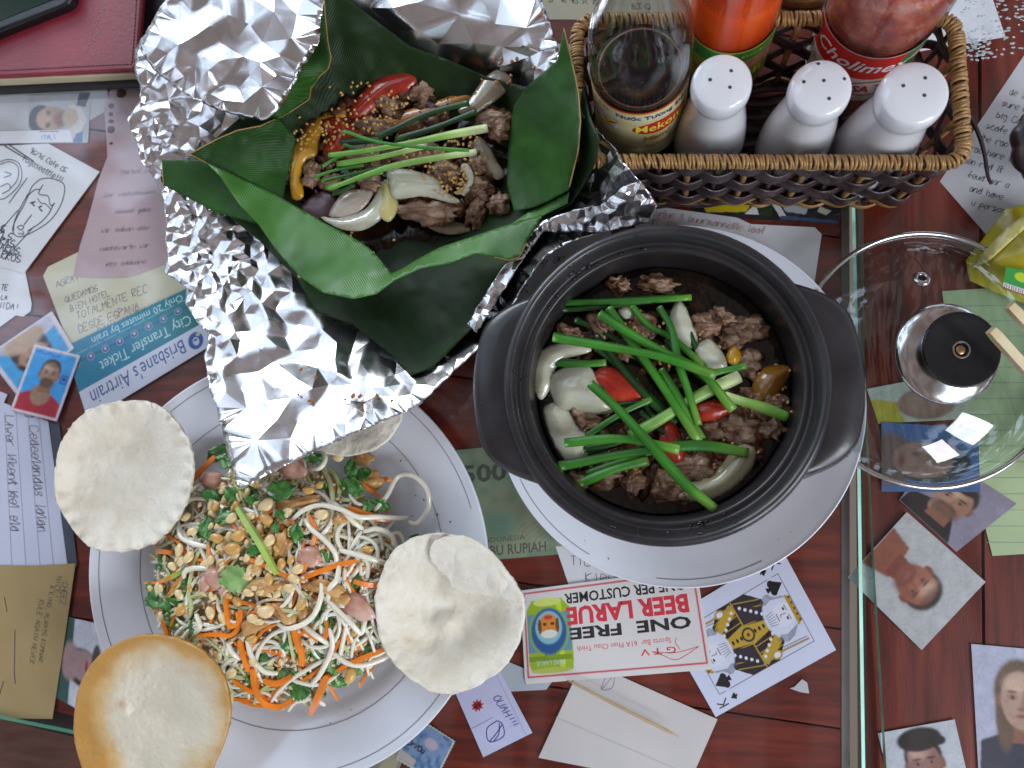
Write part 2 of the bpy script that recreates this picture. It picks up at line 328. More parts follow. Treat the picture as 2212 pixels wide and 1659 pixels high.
def head(P, cx, cy, s, skin='c79a80', hair='2c211c', style='short', beard=None, eyes=True, tilt=0, lips='9a5a52', dark='8f6350'):
    """a head about 2s tall centred on (cx, cy), upright in the print"""
    P.poly([(cx-s*.42, cy+s*.4), (cx+s*.42, cy+s*.4), (cx+s*.5, cy+s*1.5), (cx-s*.5, cy+s*1.5)], dark)
    if style == 'long': P.ell(cx, cy-s*.15, s*.95, s*1.15, hair, soft=.15); P.ell(cx-s*.62, cy+s*.7, s*.33, s*1.1, hair, soft=.3); P.ell(cx+s*.62, cy+s*.7, s*.33, s*1.1, hair, soft=.3)
    elif style != 'bald': P.ell(cx, cy-s*.3, s*.8, s*.85, hair, soft=.12)
    P.ell(cx-s*.76, cy+s*.1, s*.12, s*.24, dark); P.ell(cx+s*.76, cy+s*.1, s*.12, s*.24, dark)
    P.ell(cx, cy+s*.08, s*.72, s*.98, skin, soft=.08)
    P.ell(cx-s*.2, cy-s*.45, s*.4, s*.3, 'e8c8b0' if skin > '900000' else skin, soft=.9, alpha=.45); P.ell(cx+s*.5, cy+s*.3, s*.25, s*.6, dark, soft=.9, alpha=.5)
    if style == 'short': P.ell(cx, cy-s*.86, s*.62, s*.34, hair, soft=.3)
    if style == 'shaved': P.ell(cx, cy-s*.8, s*.58, s*.3, hair, soft=.7, alpha=.55)
    if beard: P.ell(cx, cy+s*.72, s*.56, s*.38, beard, soft=.5, alpha=.8); P.ell(cx, cy+s*.48, s*.34, s*.1, beard, soft=.6, alpha=.7)
    if eyes:
        for k in (-1, 1):
            P.ell(cx+k*s*.29, cy-s*.02, s*.17, s*.1, dark, soft=.6, alpha=.8); P.ell(cx+k*s*.29, cy, s*.1, s*.06, 'bfae a2'.replace(' ', ''), soft=.6, alpha=.6); P.ell(cx+k*s*.29, cy, s*.07, s*.065, '241a16', soft=.6); P.ell(cx+k*s*.3, cy-s*.19, s*.2, s*.045, hair if style != 'bald' else dark, soft=.6)
    P.ell(cx+s*.07, cy+s*.22, s*.07, s*.28, dark, soft=.9, alpha=.5); P.ell(cx, cy+s*.38, s*.15, s*.06, dark, soft=.8, alpha=.9)
    P.ell(cx, cy+s*.62, s*.25, s*.07, lips, soft=.7, alpha=.75); P.ell(cx, cy+s*.62, s*.22, s*.015, '5a2c28', soft=.5)
    return P
# ================================================================ table, glass, papers
ZT = -.0072
wood = mat('red_varnished_wood', '7a3423', .32, stops=[(.3, '45140b'), (.5, '672013'), (.7, '7e2e1b')], vs=8, stretch=(2.2, 22, 8), bump=.15, bs=60, detail=7, coat=.3)
woodr = mat('red_varnished_wood_across', '7a3423', .32, stops=[(.3, '45140b'), (.5, '672013'), (.7, '7e2e1b')], vs=8, stretch=(20, 1.6, 8), bump=.15, bs=60, detail=7, coat=.3)
def slab(name, poly, z0, z1, m, parent, **t):
    P = [U(x, y, z1) for x, y in poly]; n = len(P); Q = [Vector((p.x, p.y, z0)) for p in P]
    return mk(name, P+Q, [tuple(range(n))[::-1], tuple(range(n, 2*n))]+[(i, (i+1) % n, n+(i+1) % n, n+i) for i in range(n)], m, parent, smooth=False, **t)
tb = thing('wooden_table', (0, 0, -.03), 'red brown varnished plank table left of the dark gap, covered by glass and notes', 'table')
def yl(x, c): return 1470+c+(x-1097)*.145
cuts = [-2400, -1480, -1060, -640, -215, 0, 215]
for a, b in zip(cuts[:-1], cuts[1:]):
    xr = [(-700), 1816 if a > -1500 else 1810]
    lo = [yl(x, b)-2.2 for x in xr]
    if b == 215: lo = [1548-700*.24-60, 1548+1816*.24]
    slab('plank', [(xr[0], yl(xr[0], a)+2.2), (xr[1], yl(xr[1], a)+2.2), (xr[1], lo[1]), (xr[0], lo[0])], ZT-.02, ZT, wood, tb)
slab('dark_underlay', [(-700, -1400), (1816, -1400), (1822, 1990), (-700, 1386)], ZT-.03, ZT-.006, mat('dark_joint', '1c0d0a', .8), tb)
slab('edging_strip', [(1817, -1400), (1834, -1400), (1836, 2000), (1818, 2000)], ZT-.02, ZT-.001, mat('grey_tape', '8a8480', .6, var=.12), tb)
tb2 = thing('wooden_table', U(2100, 800, -.03), 'red brown wooden table right of the dark gap, under the glass pot lid', 'table')
for a, b in ((1862, 2113), (2119, 2400), (2404, 2900)): slab('plank', [(a-8, -1400), (b-12, -1400), (b+14, 2100), (a+14, 2100)], ZT-.02, ZT, woodr, tb2)
slab('dark_underlay', [(1864, -1400), (2900, -1400), (2900, 2100), (1880, 2100)], ZT-.03, ZT-.006, mat('dark_joint', '1c0d0a', .8), tb2)
fl = [U(-6000, -6000, -.75), U(9000, -6000, -.75), U(9000, 9000, -.75), U(-6000, 9000, -.75)]
mk('floor', fl, [(3, 2, 1, 0)], mat('dark_floor', '2b2622', .5, var=.3, vs=6, bump=.2, bs=30), None, smooth=False, kind='structure')
# stool seat below the table edge, bottom left
v, f = lathe_geo(smooth_prof([(0, 0), (.12, .001), (.148, -.003), (.155, -.012), (.15, -.026), (.12, -.03)], 4), 48, U(-60, 1760, -.14))
st = thing('wooden_stool', U(-60, 1760, -.45), 'dark brown round wooden stool below the table corner, bottom left', 'stool'); mk('seat', v, f, mat('stool_wood', '5a3a30', .5, var=.25, vs=14, stretch=(2, 10, 2)), st)
for k in range(4):
    a = k*math.pi/2+.5; c = U(-60, 1760, -.14); p0 = np.array(c)+(.1*math.cos(a), .1*math.sin(a), -.028); p1 = np.array((c.x+.13*math.cos(a), c.y+.13*math.sin(a), -.75))
    v, f = tube_geo([p0, p1], .012); mk('leg', v, f, mat('stool_wood', '5a3a30'), st)
gl = clear_glass('table_glass', (.99, .99, .99), .03, 1.36); ge = mat('lit_glass_edge', 'b8ffe2', .3, var=.25, vs=30)  # pale green stands in for light coming out through the glass edge
ge2 = mat('dull_glass_edge', '7d9488', .3, var=.3, vs=40)
def glass_sheet(poly, edges, label, bright, dull=()):
    r = thing('glass_sheet', U(*poly[0], -.003), label, 'glass sheet'); P = [U(x, y, 0) for x, y in poly]; n = len(P); zb = -.0054
    Q = [Vector((p.x, p.y, zb)) for p in P]; mk('glass_pane', P+Q, [tuple(range(n))[::-1], tuple(range(n, 2*n))], gl, r, smooth=False)
    e = [i for i in range(n) if i in edges]; V = []; Fc = []
    for i in e:
        j = (i+1) % n; o = len(V); V += [P[i], P[j], Q[j], Q[i]]; Fc.append((o, o+1, o+2, o+3))
    mk('polished_edge', V, Fc, bright, r, smooth=False)
    if dull:
        bv = [(P[i]+Vector((dx, 0, .00012))) for i in range(1, 6) for dx in (.0, -.0019)]; mk('edge_glow_strip', bv, [(2*k, 2*k+2, 2*k+3, 2*k+1) for k in range(4)], mat('pale_edge_glow', 'c4ffe8', .25, var=.2, vs=25), r, smooth=False)  # flat strip added along the rim; the edge's bright glint put into its colour
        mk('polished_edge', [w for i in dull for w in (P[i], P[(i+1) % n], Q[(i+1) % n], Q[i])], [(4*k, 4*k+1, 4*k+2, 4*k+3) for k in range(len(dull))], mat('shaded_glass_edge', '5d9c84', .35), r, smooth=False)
glass_sheet([(-500, -500), (1838, -500), (1847, 450), (1857, 900), (1869, 1659), (1873, 1990), (185, 1591), (0, 1553), (-500, 1440)], (1, 2, 3, 4), 'big clear glass sheet over the left table with a bright green edge', ge, (5, 6, 7))
glass_sheet([(1852, -500), (1852, 400), (1868, 800), (1890, 1240), (1915, 1659), (1925, 2000), (2900, 2000), (2900, -500)], (0, 1, 2, 3, 4), 'clear glass sheet on the right table with a dull scratched edge', ge2)
# ---- papers
pv = dict(rough=.62, bump=.12, bs=90, spec=.3)
white = mat('white_paper', 'dcdee2', var=.03, vs=30, **pv); cream = mat('cream_paper', 'c9c6ae', var=.05, vs=20, **pv); pink = mat('mauve_paper', 'b9a3a8', var=.05, vs=20, **pv)
lilac = mat('lilac_paper', 'c9cdeb', var=.03, **pv); brownp = mat('brown_paper', 'a08a60', var=.07, vs=25, **pv); greenp = mat('green_paper', 'b3c69a', var=.05, vs=20, **pv); grey = mat('grey_paper', 'c3c3c6', var=.04, vs=20, **pv)
slate = mat('slate_card', '4a5260', var=.08, **pv); ink = mat('blue_black_ink', '3b3f55', .7); inkb = mat('blue_ink', '33389a', .7); pencil = mat('pencil_grey', '7f7b80', .8); redink = mat('faint_red_ink', 'c58a8a', .8); black = mat('black_ink', '1e1b1c', .6); rule = mat('ruled_line', '8f8fa8', .8); redp = mat('red_print', 'c83844', .6); pr = mat('photo_print', 'ffffff', .35, attr=True, spec=.4)
Z = -.0069; DZ = .00022
def zl(k): return Z+k*DZ
def rect_paper(name, q, k, m, label, cat, **kw): return paper(name, q, zl(k), m, label, cat, **kw), (Frame(*q, zl(k)) if len(q) == 4 else None)
# top middle note behind basket
p, f = rect_paper('handwritten_note', [(1100, -40), (1500, -40), (1500, 44), (1178, 42)], 0, cream, 'cream handwritten note at the top behind the bottle basket', 'note')
writing(f, [('3/  m 90 )( 25#', .12, .55, .035, .05), ('5# 10# 48', .30, .95, .03, .05), ('| 83 Q', .56, .72, .045, 0), ('Ga 26', .6, .97, .03, 0)], black, p, w=.004)
p, f = rect_paper('handwritten_note', [(1110, 92), (1260, 96), (1300, 190), (1150, 200)], 0, grey, 'grey note sticking out between the banana leaf tip and the basket', 'note'); writing(f, [('no hat', .55, .3, .1, .3), ('rud e', .5, .7, .1, .3)], pencil, p, w=.01)
p, f = rect_paper('blank_note', [(1960, -40), (2132, -40), (2172, 80), (1980, 112)], 0, white, 'white sheet with rounded corner behind the top right of the basket', 'note')
p, f = rect_paper('handwritten_letter', [(2212, 120), (2420, 350), (2230, 620), (2030, 392)], 0, grey, 'handwritten letter on grey paper beside the right end of the basket', 'letter')
f2 = Frame((2130, 160), (2420, 238), (2335, 557), (2045, 479), zl(0))
writing(f2, [(s, u, .09+i*.085, .05, .0) for i, (u, s) in enumerate([(.20, 'de zus'), (.17, 'sure big'), (.15, 'big Cafe'), (.10, 'scafe het'), (.08, 'the rao ho'), (.03, 'rao here ik'), (.0, 'een red it'), (.06, 'feud ver a'), (.10, 'and have'), (.14, 'u persoon')])], mat('faded_ink', '6d6a6c', .8), p, w=.005, cursive=True)
# magazine scrap under the basket
p, f = rect_paper('magazine_cutting', [(1490, 430), (1818, 434), (1812, 484), (1500, 466)], 0, mat('dark_print', '23262c', .4, var=.3, vs=120), 'dark glossy magazine cutting with yellow and white patches under the basket front', 'cutting')
P_ = Print(330, 40, '22242a', 1.5).poly([(20, 0), (150, 0), (120, 26), (30, 30)], 'c9b21e').poly([(140, 0), (185, 6), (180, 32), (120, 30)], '2b3a22').poly([(118, 30), (145, 8), (150, 30)], 'dadada').poly([(180, 8), (195, 6), (215, 36), (200, 36)], 'd0d0d0').poly([(200, 6), (260, 12), (255, 26), (210, 22)], 'aab0b8').poly([(200, 30), (330, 34), (330, 40), (200, 37)], '39506e').poly([(285, 10), (310, 18), (300, 26), (280, 20)], 'b5b59f'); P_.build(f, pr, p)
p, f = rect_paper('handwritten_letter', [(1375, 440), (1592, 470), (1622, 484), (1760, 491), (1775, 506), (1752, 660), (1500, 720), (1360, 700)], 2, white, 'white letter with faint red handwriting behind the black clay pot', 'letter')
f = Frame((1375, 440), (1775, 492), (1752, 700), (1350, 650), zl(2))
writing(f, [('lesten 8 buurmannelle laaf', .08, .10, .040, .04), ('43  Rijnaap van L', .08, .20, .040, .06)], redink, p, w=.003, cursive=True)
p, f = rect_paper('handwritten_note', [(1150, 530), (1320, 480), (1320, 700), (1060, 700)], 3, white, 'white note with black handwriting between the foil and the clay pot', 'note')
writing(f, [('try an', .13, .30, .1, 0), ('of. st', .05, .62, .1, 0), ('ong', .10, .86, .1, .0)], ink, p, w=.008, cursive=True)
# left column
p, f = rect_paper('printed_sheet', [(-40, 204), (230, 186), (236, 236), (190, 262), (186, 309), (-40, 312)], 0, grey, 'grey printed sheet under the black edge of the red menu', 'sheet')
P_ = Print(108, 90, 'b9bcc0', .8); P_.C[:] = np.array(lin('aeb0b2')); P_.poly([(88, 0), (108, 0), (100, 26), (84, 22)], '1d1b20').poly([(70, 20), (92, 26), (104, 50), (92, 78), (70, 90), (76, 40)], 'c9c8c0').poly([(86, 74), (98, 68), (98, 90), (80, 90)], '5d7ba0')
P_.ell(20, 46, 21, 27, '15120f').ell(40, 45, 27, 23, 'b08a68').ell(58, 46, 13, 15, '5b3526', soft=.6, alpha=.7).ell(54, 47, 3, 9, '8d4038').ell(34, 35, 4, 5, '3c2518', soft=.6).ell(34, 56, 4, 5, '3c2518', soft=.6).ell(74, 44, 14, 17, 'b9a184', soft=.3).ell(26, 45, 10, 12, 'd0aa86', soft=.9, alpha=.6)
P_.soft = 1; p2, f2 = rect_paper('portrait_photo', [(64, 206), (196, 200), (190, 308), (62, 310)], 3, grey, 'sideways portrait photo of a dark haired man at the left under the menu', 'photo'); P_.build(f2, pr, p2)
p, f = rect_paper('name_slip', [(-20, 284), (150, 280), (158, 307), (-20, 310)], 5, white, 'white slip with blue pen writing over the sideways portrait', 'slip'); writing(f, [('ITALI', .62, .75, .05, 0)], inkb, p, w=.005); strokes(f, [[(.62, .1), (.86, .12)]], inkb, p, w=.008)
p, f = rect_paper('letter_page', [(225, 236), (240, 192), (340, 186), (420, 560), (365, 566), (290, 596), (250, 601), (200, 600), (157, 598), (173, 529), (187, 486), (213, 387), (232, 338), (230, 299)], 4, pink, 'torn mauve letter page with punched holes and faint pencil writing', 'letter')
f = Frame((225, 215), (390, 200), (420, 575), (180, 600), zl(4))
writing(f, [('Merkel sein', .28, .44, .06, .03), ('Der wachsteuern', .12, .56, .055, .04), ('einmal ganz', .25, .66, .055, .04), ('Wir lieben alle', .12, .76, .055, .04), ('nachtwarte wir', .13, .86, .055, .05), ('Hoi lekkere', .2, .95, .055, .05)], mat('faint_pencil', '8f858c', .9), p, w=.005, cursive=True)
V = []; Fc = []
for yy, r_ in ((229, 9), (247, 7), (262, 7), (280, 12), (310, 5), (202, 14)):
    o = len(V); n = 8; V += [U((240 if yy > 205 else 262)+r_*math.cos(a*math.pi/4)*R.uniform(.6, 1.1), yy+r_*.7*math.sin(a*math.pi/4), zl(4)+.0001) for a in range(n)]; Fc.append(tuple(range(o, o+n))[::-1])
mk('punched_hole', V, Fc, mat('wood_through_hole', '4a1c18', .5), p, smooth=False)
p, f = rect_paper('letter_page', [(-40, 560), (55, 570), (55, 590), (68, 655), (66, 672), (50, 684), (34, 681), (0, 706), (-40, 720)], 4, white, 'torn white note corner with capital letters at the left edge', 'note')
f = Frame((-60, 560), (60, 560), (70, 700), (-60, 700), zl(4)); writing(f, [('TE', .50, .47, .085, .1), ('NIDA!', .42, .75, .10, .12), ('LA', .5, .62, .07, .1)], ink, p, w=.014)
p, f = rect_paper('sketch_sheet', [(-60, 318), (104, 310), (215, 371), (52, 590), (-60, 560)], 6, white, 'white sheet with pen sketches of two faces at the left', 'drawing')
f = Frame((0, 312), (212, 312), (212, 590), (0, 590), zl(6))
def px(*P): return [((x)/212, (y-312)/278) for x, y in P]
strokes(f, [px((88, 388), (110, 386), (135, 395), (141, 412), (132, 445), (112, 475), (85, 495), (52, 511), (35, 510), (28, 495), (38, 470), (55, 440), (70, 405), (88, 388)), px((62, 420), (45, 450), (32, 480), (30, 500)), px((118, 440), (105, 465), (85, 485), (60, 500)), px((60, 425), (75, 412), (88, 410)), px((82, 430), (90, 440), (100, 442), (112, 455)), px((70, 465), (62, 475), (52, 488)), px((38, 492), (45, 498), (52, 492), (46, 488), (38, 492)), px((40, 505), (52, 507), (50, 500)), px((94, 400), (85, 420), (105, 425), (110, 445), (120, 440)),
    px((0, 350), (20, 345), (40, 352), (48, 372), (45, 395), (30, 415), (10, 430), (0, 432)), px((0, 356), (22, 350), (40, 362), (38, 390), (20, 412)), px((0, 405), (18, 398), (22, 410), (5, 420)), px((10, 372), (25, 378), (8, 385)), px((20, 440), (60, 385)), px((10, 560), (75, 490)), px((0, 500), (40, 455))], ink, p, w=.009)
strokes(f, [px((66, 440), (78, 437)), px((70, 440), (76, 447)), px((84, 450), (92, 446)), px((86, 452), (93, 458)), px((10, 315), (60, 345)), px((20, 313), (75, 350))], black, p, w=.013)
writing(f, [('96/16 Cafe 05', .30, .06, .05, .50), ('Yogaseattle!!!', .22, .12, .058, .50)], mat('grey_ink', '66686f', .7), p, w=.008)
writing(f, [('S', 0, .68, .07, .2), ('PLS', -.03, .725, .07, .2), ('DRAS', -.06, .77, .07, .2), ('RAROS', -.06, .82, .07, .2), ('AIRROS', -.1, .87, .07, .2)], ink, p, w=.01)
p, f = rect_paper('handwritten_note', [(93, 596), (104, 576), (168, 545), (400, 520), (440, 640), (158, 752), (140, 720)], 3, cream, 'creased cream note with Spanish capitals above the blue transfer ticket', 'note')
f = Frame((93, 590), (385, 465), (450, 630), (158, 752), zl(3))
writing(f, [('AGRAT', .05, .24, .045, .05), ('QUEDAMOS', .07, .45, .04, .04), ('BIEN HOTEL', .08, .58, .04, .0), ('TOTALMENTE REC', .10, .70, .05, .02), ('DESDE ESPANA:', .08, .86, .05, .02), ('DANI (ALCALON) Y', .2, .98, .048, -.02), ('VANESA (NERVA)', .52, .99, .045, .03)], mat('violet_ink', '6a6580', .8), p, w=.0038, jit=.35)
# transfer ticket
p, f = rect_paper('transfer_ticket', [(466, 740), (190, 908), (140, 749), (418, 616)], 8, mat('ticket_white', 'd3d8e6', .4), 'blue and white city transfer ticket lying upside down beside the foil', 'ticket')
P_ = Print(100, 50, 'cdd3e3', .5); tt = np.clip((P_.X)/100, 0, 1)[..., None]; blue = np.array(lin('2f7f9f'))*np.clip(tt*1.6, 0, 1)+np.array(lin('23797a'))*(1-np.clip(tt*1.6, 0, 1)); mk_ = (P_.Y > 19)[..., None]; P_.C = np.where(mk_, blue, P_.C)
P_.line([(4, 36.5), (97, 36.5)], .5, '24407a')
for k in range(9): x = 5+k*11.3; P_.ell(x, 36.5, 2.6, 2.6, 'b9a9b8').ell(x, 36.5, 2.2, 2.2, '2b4383').ell(x, 36.8, 1.1, 1.3, 'a9b7c8').line([(x+1, 42), (x+10, 42)], .5, '88b2bd')
P_.ell(12, 9.5, 5.4, 6.4, '2f559b').ell(12, 9, 2.2, 3.2, 'c5d0e0').ell(12, 10, 1.2, 1.0, '2f559b').ell(9, 13, 1.6, 1.2, 'b9c98f'); P_.build(f, pr, p)
pale = mat('pale_print', 'b5d4d8', .6); tb_ = mat('blue_print', '3f5796', .6)
text_on(f, "Brisbane's Airtrain", .205, .10, .93, .32, tb_, p); text_on(f, "City Transfer Ticket", .10, .455, .80, .66, pale, p); text_on(f, "Only 20 minutes by train", .10, .85, .80, .985, pale, p)
# blue portrait photos
def portrait(q, k, w, h, paintf, label, mg=1.6, frame=white):
    p, f = rect_paper('portrait_photo', q, k, frame, label, 'photo'); P_ = Print(w, h, 'd9dadd', .4); P_.soft = 2; paintf(P_, w, h)
    if mg:
        for a in ([(0, 0), (w, 0), (w, mg), (0, mg)], [(0, h-mg), (w, h-mg), (w, h), (0, h)], [(0, 0), (mg, 0), (mg, h), (0, h)], [(w-mg, 0), (w, 0), (w, h), (w-mg, h)]): P_.poly(a, 'd3c9cf')
    P_.build(f, pr, p); return p, f
def pa(P, w, h): P.C[:] = lin('4aa0d8'); P.poly([(0, h), (0, h*.72), (w*.35, h*.6), (w*.75, h*.7), (w, h)], 'b9b9cc'); head(P, w*.5, h*.42, 8.5, skin='b59a84', style='long', hair='3a2a26'); P.ell(w*.5, h*.8, 9, 8, 'b59a84', soft=.3)
p, f = portrait([(112, 672), (160, 752), (33, 850), (-30, 768)][1:]+[(112, 672)], 9, 30, 38, pa, 'blue backed portrait photo of a woman, half under another photo')
def pb(P, w, h):
    P.C[:] = lin('3f9fe2'); P.ell(w*.47, h*1.03, w*.62, h*.40, 'a82838', soft=.05); P.ell(w*.48, h*.68, 6.5, 7, '9c7c66', soft=.2); head(P, w*.52, h*.36, 8.3, skin='a3826e', style='shaved', hair='4a3832', beard='40302a'); P.line([(25, 15), (29, 15), (29, 20), (25, 20), (25, 15)], .7, '23339a'); P.ell(27, 17.3, 1.2, 1.2, '30309a')
    P.line([(3, 4), (6, 3.2), (9, 4.5), (12, 3.4), (15, 4.6), (19, 4)], .8, '2a55b0')
p, f = portrait([(75, 743), (174, 768), (123, 911), (22, 886)], 11, 32, 44, pb, 'blue backed portrait photo of a bearded man in a red shirt')
# lined letter
p, f = rect_paper('lined_letter', [(-60, 842), (2, 846), (16, 852), (8, 870), (104, 910), (120, 1030), (146, 1226), (-60, 1240)], 5, mat('lined_white', 'c6cadd', **pv), 'white ruled letter with pencil writing at the left edge', 'letter')
f = Frame((104, 880), (146, 1250), (-60, 1270), (-60, 900), zl(5)); 
strokes(f, [[(.0, v), (1, v)] for v in (.13, .27, .42, .57, .72, .87)], rule, p, w=.003)
writing(f, [('y Cedeelandas lalan', .02, .26, .055, 0, 1.1), ('Liwer likent Hel ela', .02, .56, .055, 0, 1.05), ('anik na', .1, .86, .055, 0, 1.1)], mat('brown_pencil', '7d7480', .8), p, w=.0045, cursive=True)
slab('slate_border', [(106, 912), (128, 915), (150, 1080), (167, 1222), (146, 1226), (120, 1030)], zl(3), zl(4), slate, p)
p, f = rect_paper('brown_note', [(-50, 1221), (80, 1222), (163, 1217), (138, 1390), (113, 1553), (-50, 1551)], 8, brownp, 'brown kraft paper note with small pen capitals, bottom left', 'note')
f = Frame((158, 1225), (115, 1550), (-30, 1550), (10, 1225), zl(8))
writing(f, [('NICE!', -.02+.08, .22, .04, 0), ('CHEEZ', .10, .12, .04, 0), ('A KING, ALWAYS KOMNAR', .12, .30, .034, .03), ('RULE AGAIN NEVER', .22, .43, .036, .03)], mat('dull_ink', '5f5848', .8), p, w=.004); strokes(f, [[(.42, .73), (.7, .66), (.78, .62)], [(.2, .95), (.3, .88)], [(.78, .95), (.84, .82), (.80, .9)], [(.76, .8), (.86, .85)]], black, p, w=.005)
# small photo by the plate
def pc(P, w, h): P.C[:] = lin('3b5a56'); P.poly([(0, 12), (w*.25, 10), (w*.3, h*.45), (0, h*.5)], '2d6a58'); P.poly([(w*.3, 0), (w, 0), (w, h), (w*.3, h)], 'c9ced8'); P.ell(16, 21, 11, 8.5, '3a3436'); P.ell(17, 20, 9.5, 7, 'a98d8e'); P.ell(19, 20, 1, 3, '9c3f48'); P.ell(8, 20, 6, 9, 'a98d8e', soft=.3); P.ell(25, 17, 3, 8, '4a4446')
portrait([(134, 1330), (230, 1352), (215, 1560), (118, 1505)], 4, 30, 40, pc, 'small sideways portrait photo half under the salad plate', mg=0)
# banknote
p, f = rect_paper('banknote', [(985, 972), (1230, 950), (1235, 1195), (1000, 1215)], 2, mat('banknote_base', '8f9b7c', .6), 'green Indonesian banknote between the two plates', 'banknote')
P_ = Print(100, 100, '93a084', 1.0); n_ = noise3(np.stack([P_.X.ravel(), P_.Y.ravel(), P_.X.ravel()*0], 1), .12, 2).reshape(P_.X.shape); P_.put(np.clip(n_*.9+.2, 0, .8), '6f8a72'); P_.ell(50, 62, 40, 20, '7f7a5c', soft=1, alpha=.6).ell(78, 35, 10, 20, 'a5805f', soft=1, alpha=.6).ell(35, 70, 16, 14, '5c8272', soft=1, alpha=.7)
for k in range(12): P_.line([(55+k*2.2, 70), (60+k*2.4, 96)], .6, '6a6a50', alpha=.6)
P_.build(f, pr, p); pp = mat('brown_note_print', '5d4d49', .7)
text_on(f, '500', -.02+.06, .145, .44, .31, mat('grey_note_print', '54584c', .7), p, bold=.03); text_on(f, 'INDONESIA', .19, .80, .58, .845, pp, p); text_on(f, 'RIBU RUPIAH', .17, .875, .77, .965, pp, p, bold=.012)
p, f = rect_paper('handwritten_note', [(1200, 1180), (1420, 1180), (1440, 1275), (1230, 1268)], 3, white, 'white note with capitals under the plate rim above the beer coupon', 'note'); writing(f, [('TIEM', .10, .45, .09, .05), ('KIRUN', .19, .86, .10, .12)], ink, p, w=.006)
# playing card
p, f = rect_paper('playing_card', [(1546, 1549), (1430, 1345), (1690, 1188), (1806, 1404)], 4, mat('card_white', 'd9def0', .35), 'king of spades playing card partly under the pot plate', 'playing card')
P_ = Print(63, 88, 'd5dbf0', .32); Cg = 'b99a2c'; Ck = '17151c'
inb = (P_.X > 10.2) & (P_.X < 52.8) & (P_.Y > 9.4) & (P_.Y < 78.6)
def spade(P, x, y, s, inv=False):
    q = -1 if inv else 1; P.poly([(x, y-q*1.25*s), (x-s*.98, y+q*.2*s), (x+s*.98, y+q*.2*s)], Ck); P.ell(x-s*.48, y+q*.28*s, s*.52, s*.46, Ck, soft=.05); P.ell(x+s*.48, y+q*.28*s, s*.52, s*.46, Ck, soft=.05); P.poly([(x, y+q*.1*s), (x-s*.38, y+q*1.15*s), (x+s*.38, y+q*1.15*s)], Ck)
def half(P, inv):  # one half of the court figure
    T = (lambda x, y: (63-x, 88-y)) if inv else (lambda x, y: (x, y)); E = lambda x, y, a, b, c, r=0, **k: P.ell(*T(x, y), a, b, c, rot=r, **k); G = lambda pts, c: P.poly([T(*q) for q in pts], c); Ln = lambda pts, w, c: P.line([T(*q) for q in pts], w, c)
    G([(10.5, 44), (10.5, 34), (18, 26), (45, 26), (52.5, 34), (52.5, 44)], '221a26')
    for k in range(9): Ln([(12+k*4.6, 43.5), (17+k*3.6, 28)], .55, Cg)
    G([(14, 44), (22, 27), (30, 27), (24, 44)], '2a2230'); G([(38, 27), (44, 27), (52, 42), (46, 44)], 'c2a233'); G([(26, 44), (29, 30), (35, 30), (38, 44)], 'c2a233')
    for k in range(5): E(16+k*2.3, 41-k*2.7, 1.0, 1.0, 'e4e6f2'); E(47-k*2.3, 41-k*2.7, 1.0, 1.0, 'e4e6f2')
    for k in range(4): E(31.5, 33+k*3, 1.3, .8, Ck)
    E(31.5, 22, 12.5, 9, 'd9def0'); E(31.5, 19, 6.5, 8.5, 'e3e6f4')
    for k in range(6): Ln([(23-k*.9, 13+k), (20.5-k*.7, 22+k*.3), (22-k*.4, 26+k*.6)], .35, '54566a'); Ln([(40+k*.9, 13+k), (42.5+k*.7, 22+k*.3), (41+k*.4, 26+k*.6)], .35, '54566a'); Ln([(27+k*1.6, 24), (28+k*1.2, 29)], .35, '54566a')
    G([(22, 13), (24, 9.6), (39, 9.6), (41, 13)], Cg); 
    for k in range(5): E(24.5+k*3.5, 10.6, .8, .8, '8d2a34')
    for x in (28.6, 34.4): E(x, 17, 1.1, .6, Ck); Ln([(x-1.6, 15.6), (x+1.4, 15.4)], .4, Ck)
    Ln([(31.5, 17), (31, 20.5), (32.4, 20.6)], .4, Ck); Ln([(29.6, 22.6), (33.6, 22.6)], .6, '8d2a34')
    Ln([(50, 12), (49, 28), (50.5, 44)], 1.3, 'b09060'); Ln([(48.4, 12), (47.4, 28)], .4, Ck); E(49.5, 34, 2.6, 3.4, Cg); E(49.5, 34, 1.6, 2.2, 'e3e6f4')
half(P_, False); half(P_, True)
P_.line([(10.2, 44.6), (52.8, 43.4)], .8, Cg); P_.ell(31.5, 44, 4.2, 4.2, '221a26').ell(31.5, 44, 3, 3, 'c2a233').ell(31.5, 44, 1.2, 1.2, '8d2a34')
P_.line([(10.2, 9.4), (52.8, 9.4), (52.8, 78.6), (10.2, 78.6), (10.2, 9.4)], .4, '33333f')
for a, b, i in ((15.6, 15.5, False), (47.4, 72.5, True)): P_.ell(a, b, 5.6, 6, 'd5dbf0', soft=.05); spade(P_, a, b, 4.6, i)
spade(P_, 5.2, 17, 1.9); spade(P_, 57.8, 71, 1.9, True); P_.build(f, pr, p)
text_on(f, 'K', .045, .055, .115, .135, black, p); text_on(f, 'K', .955, .945, .885, .865, black, p)
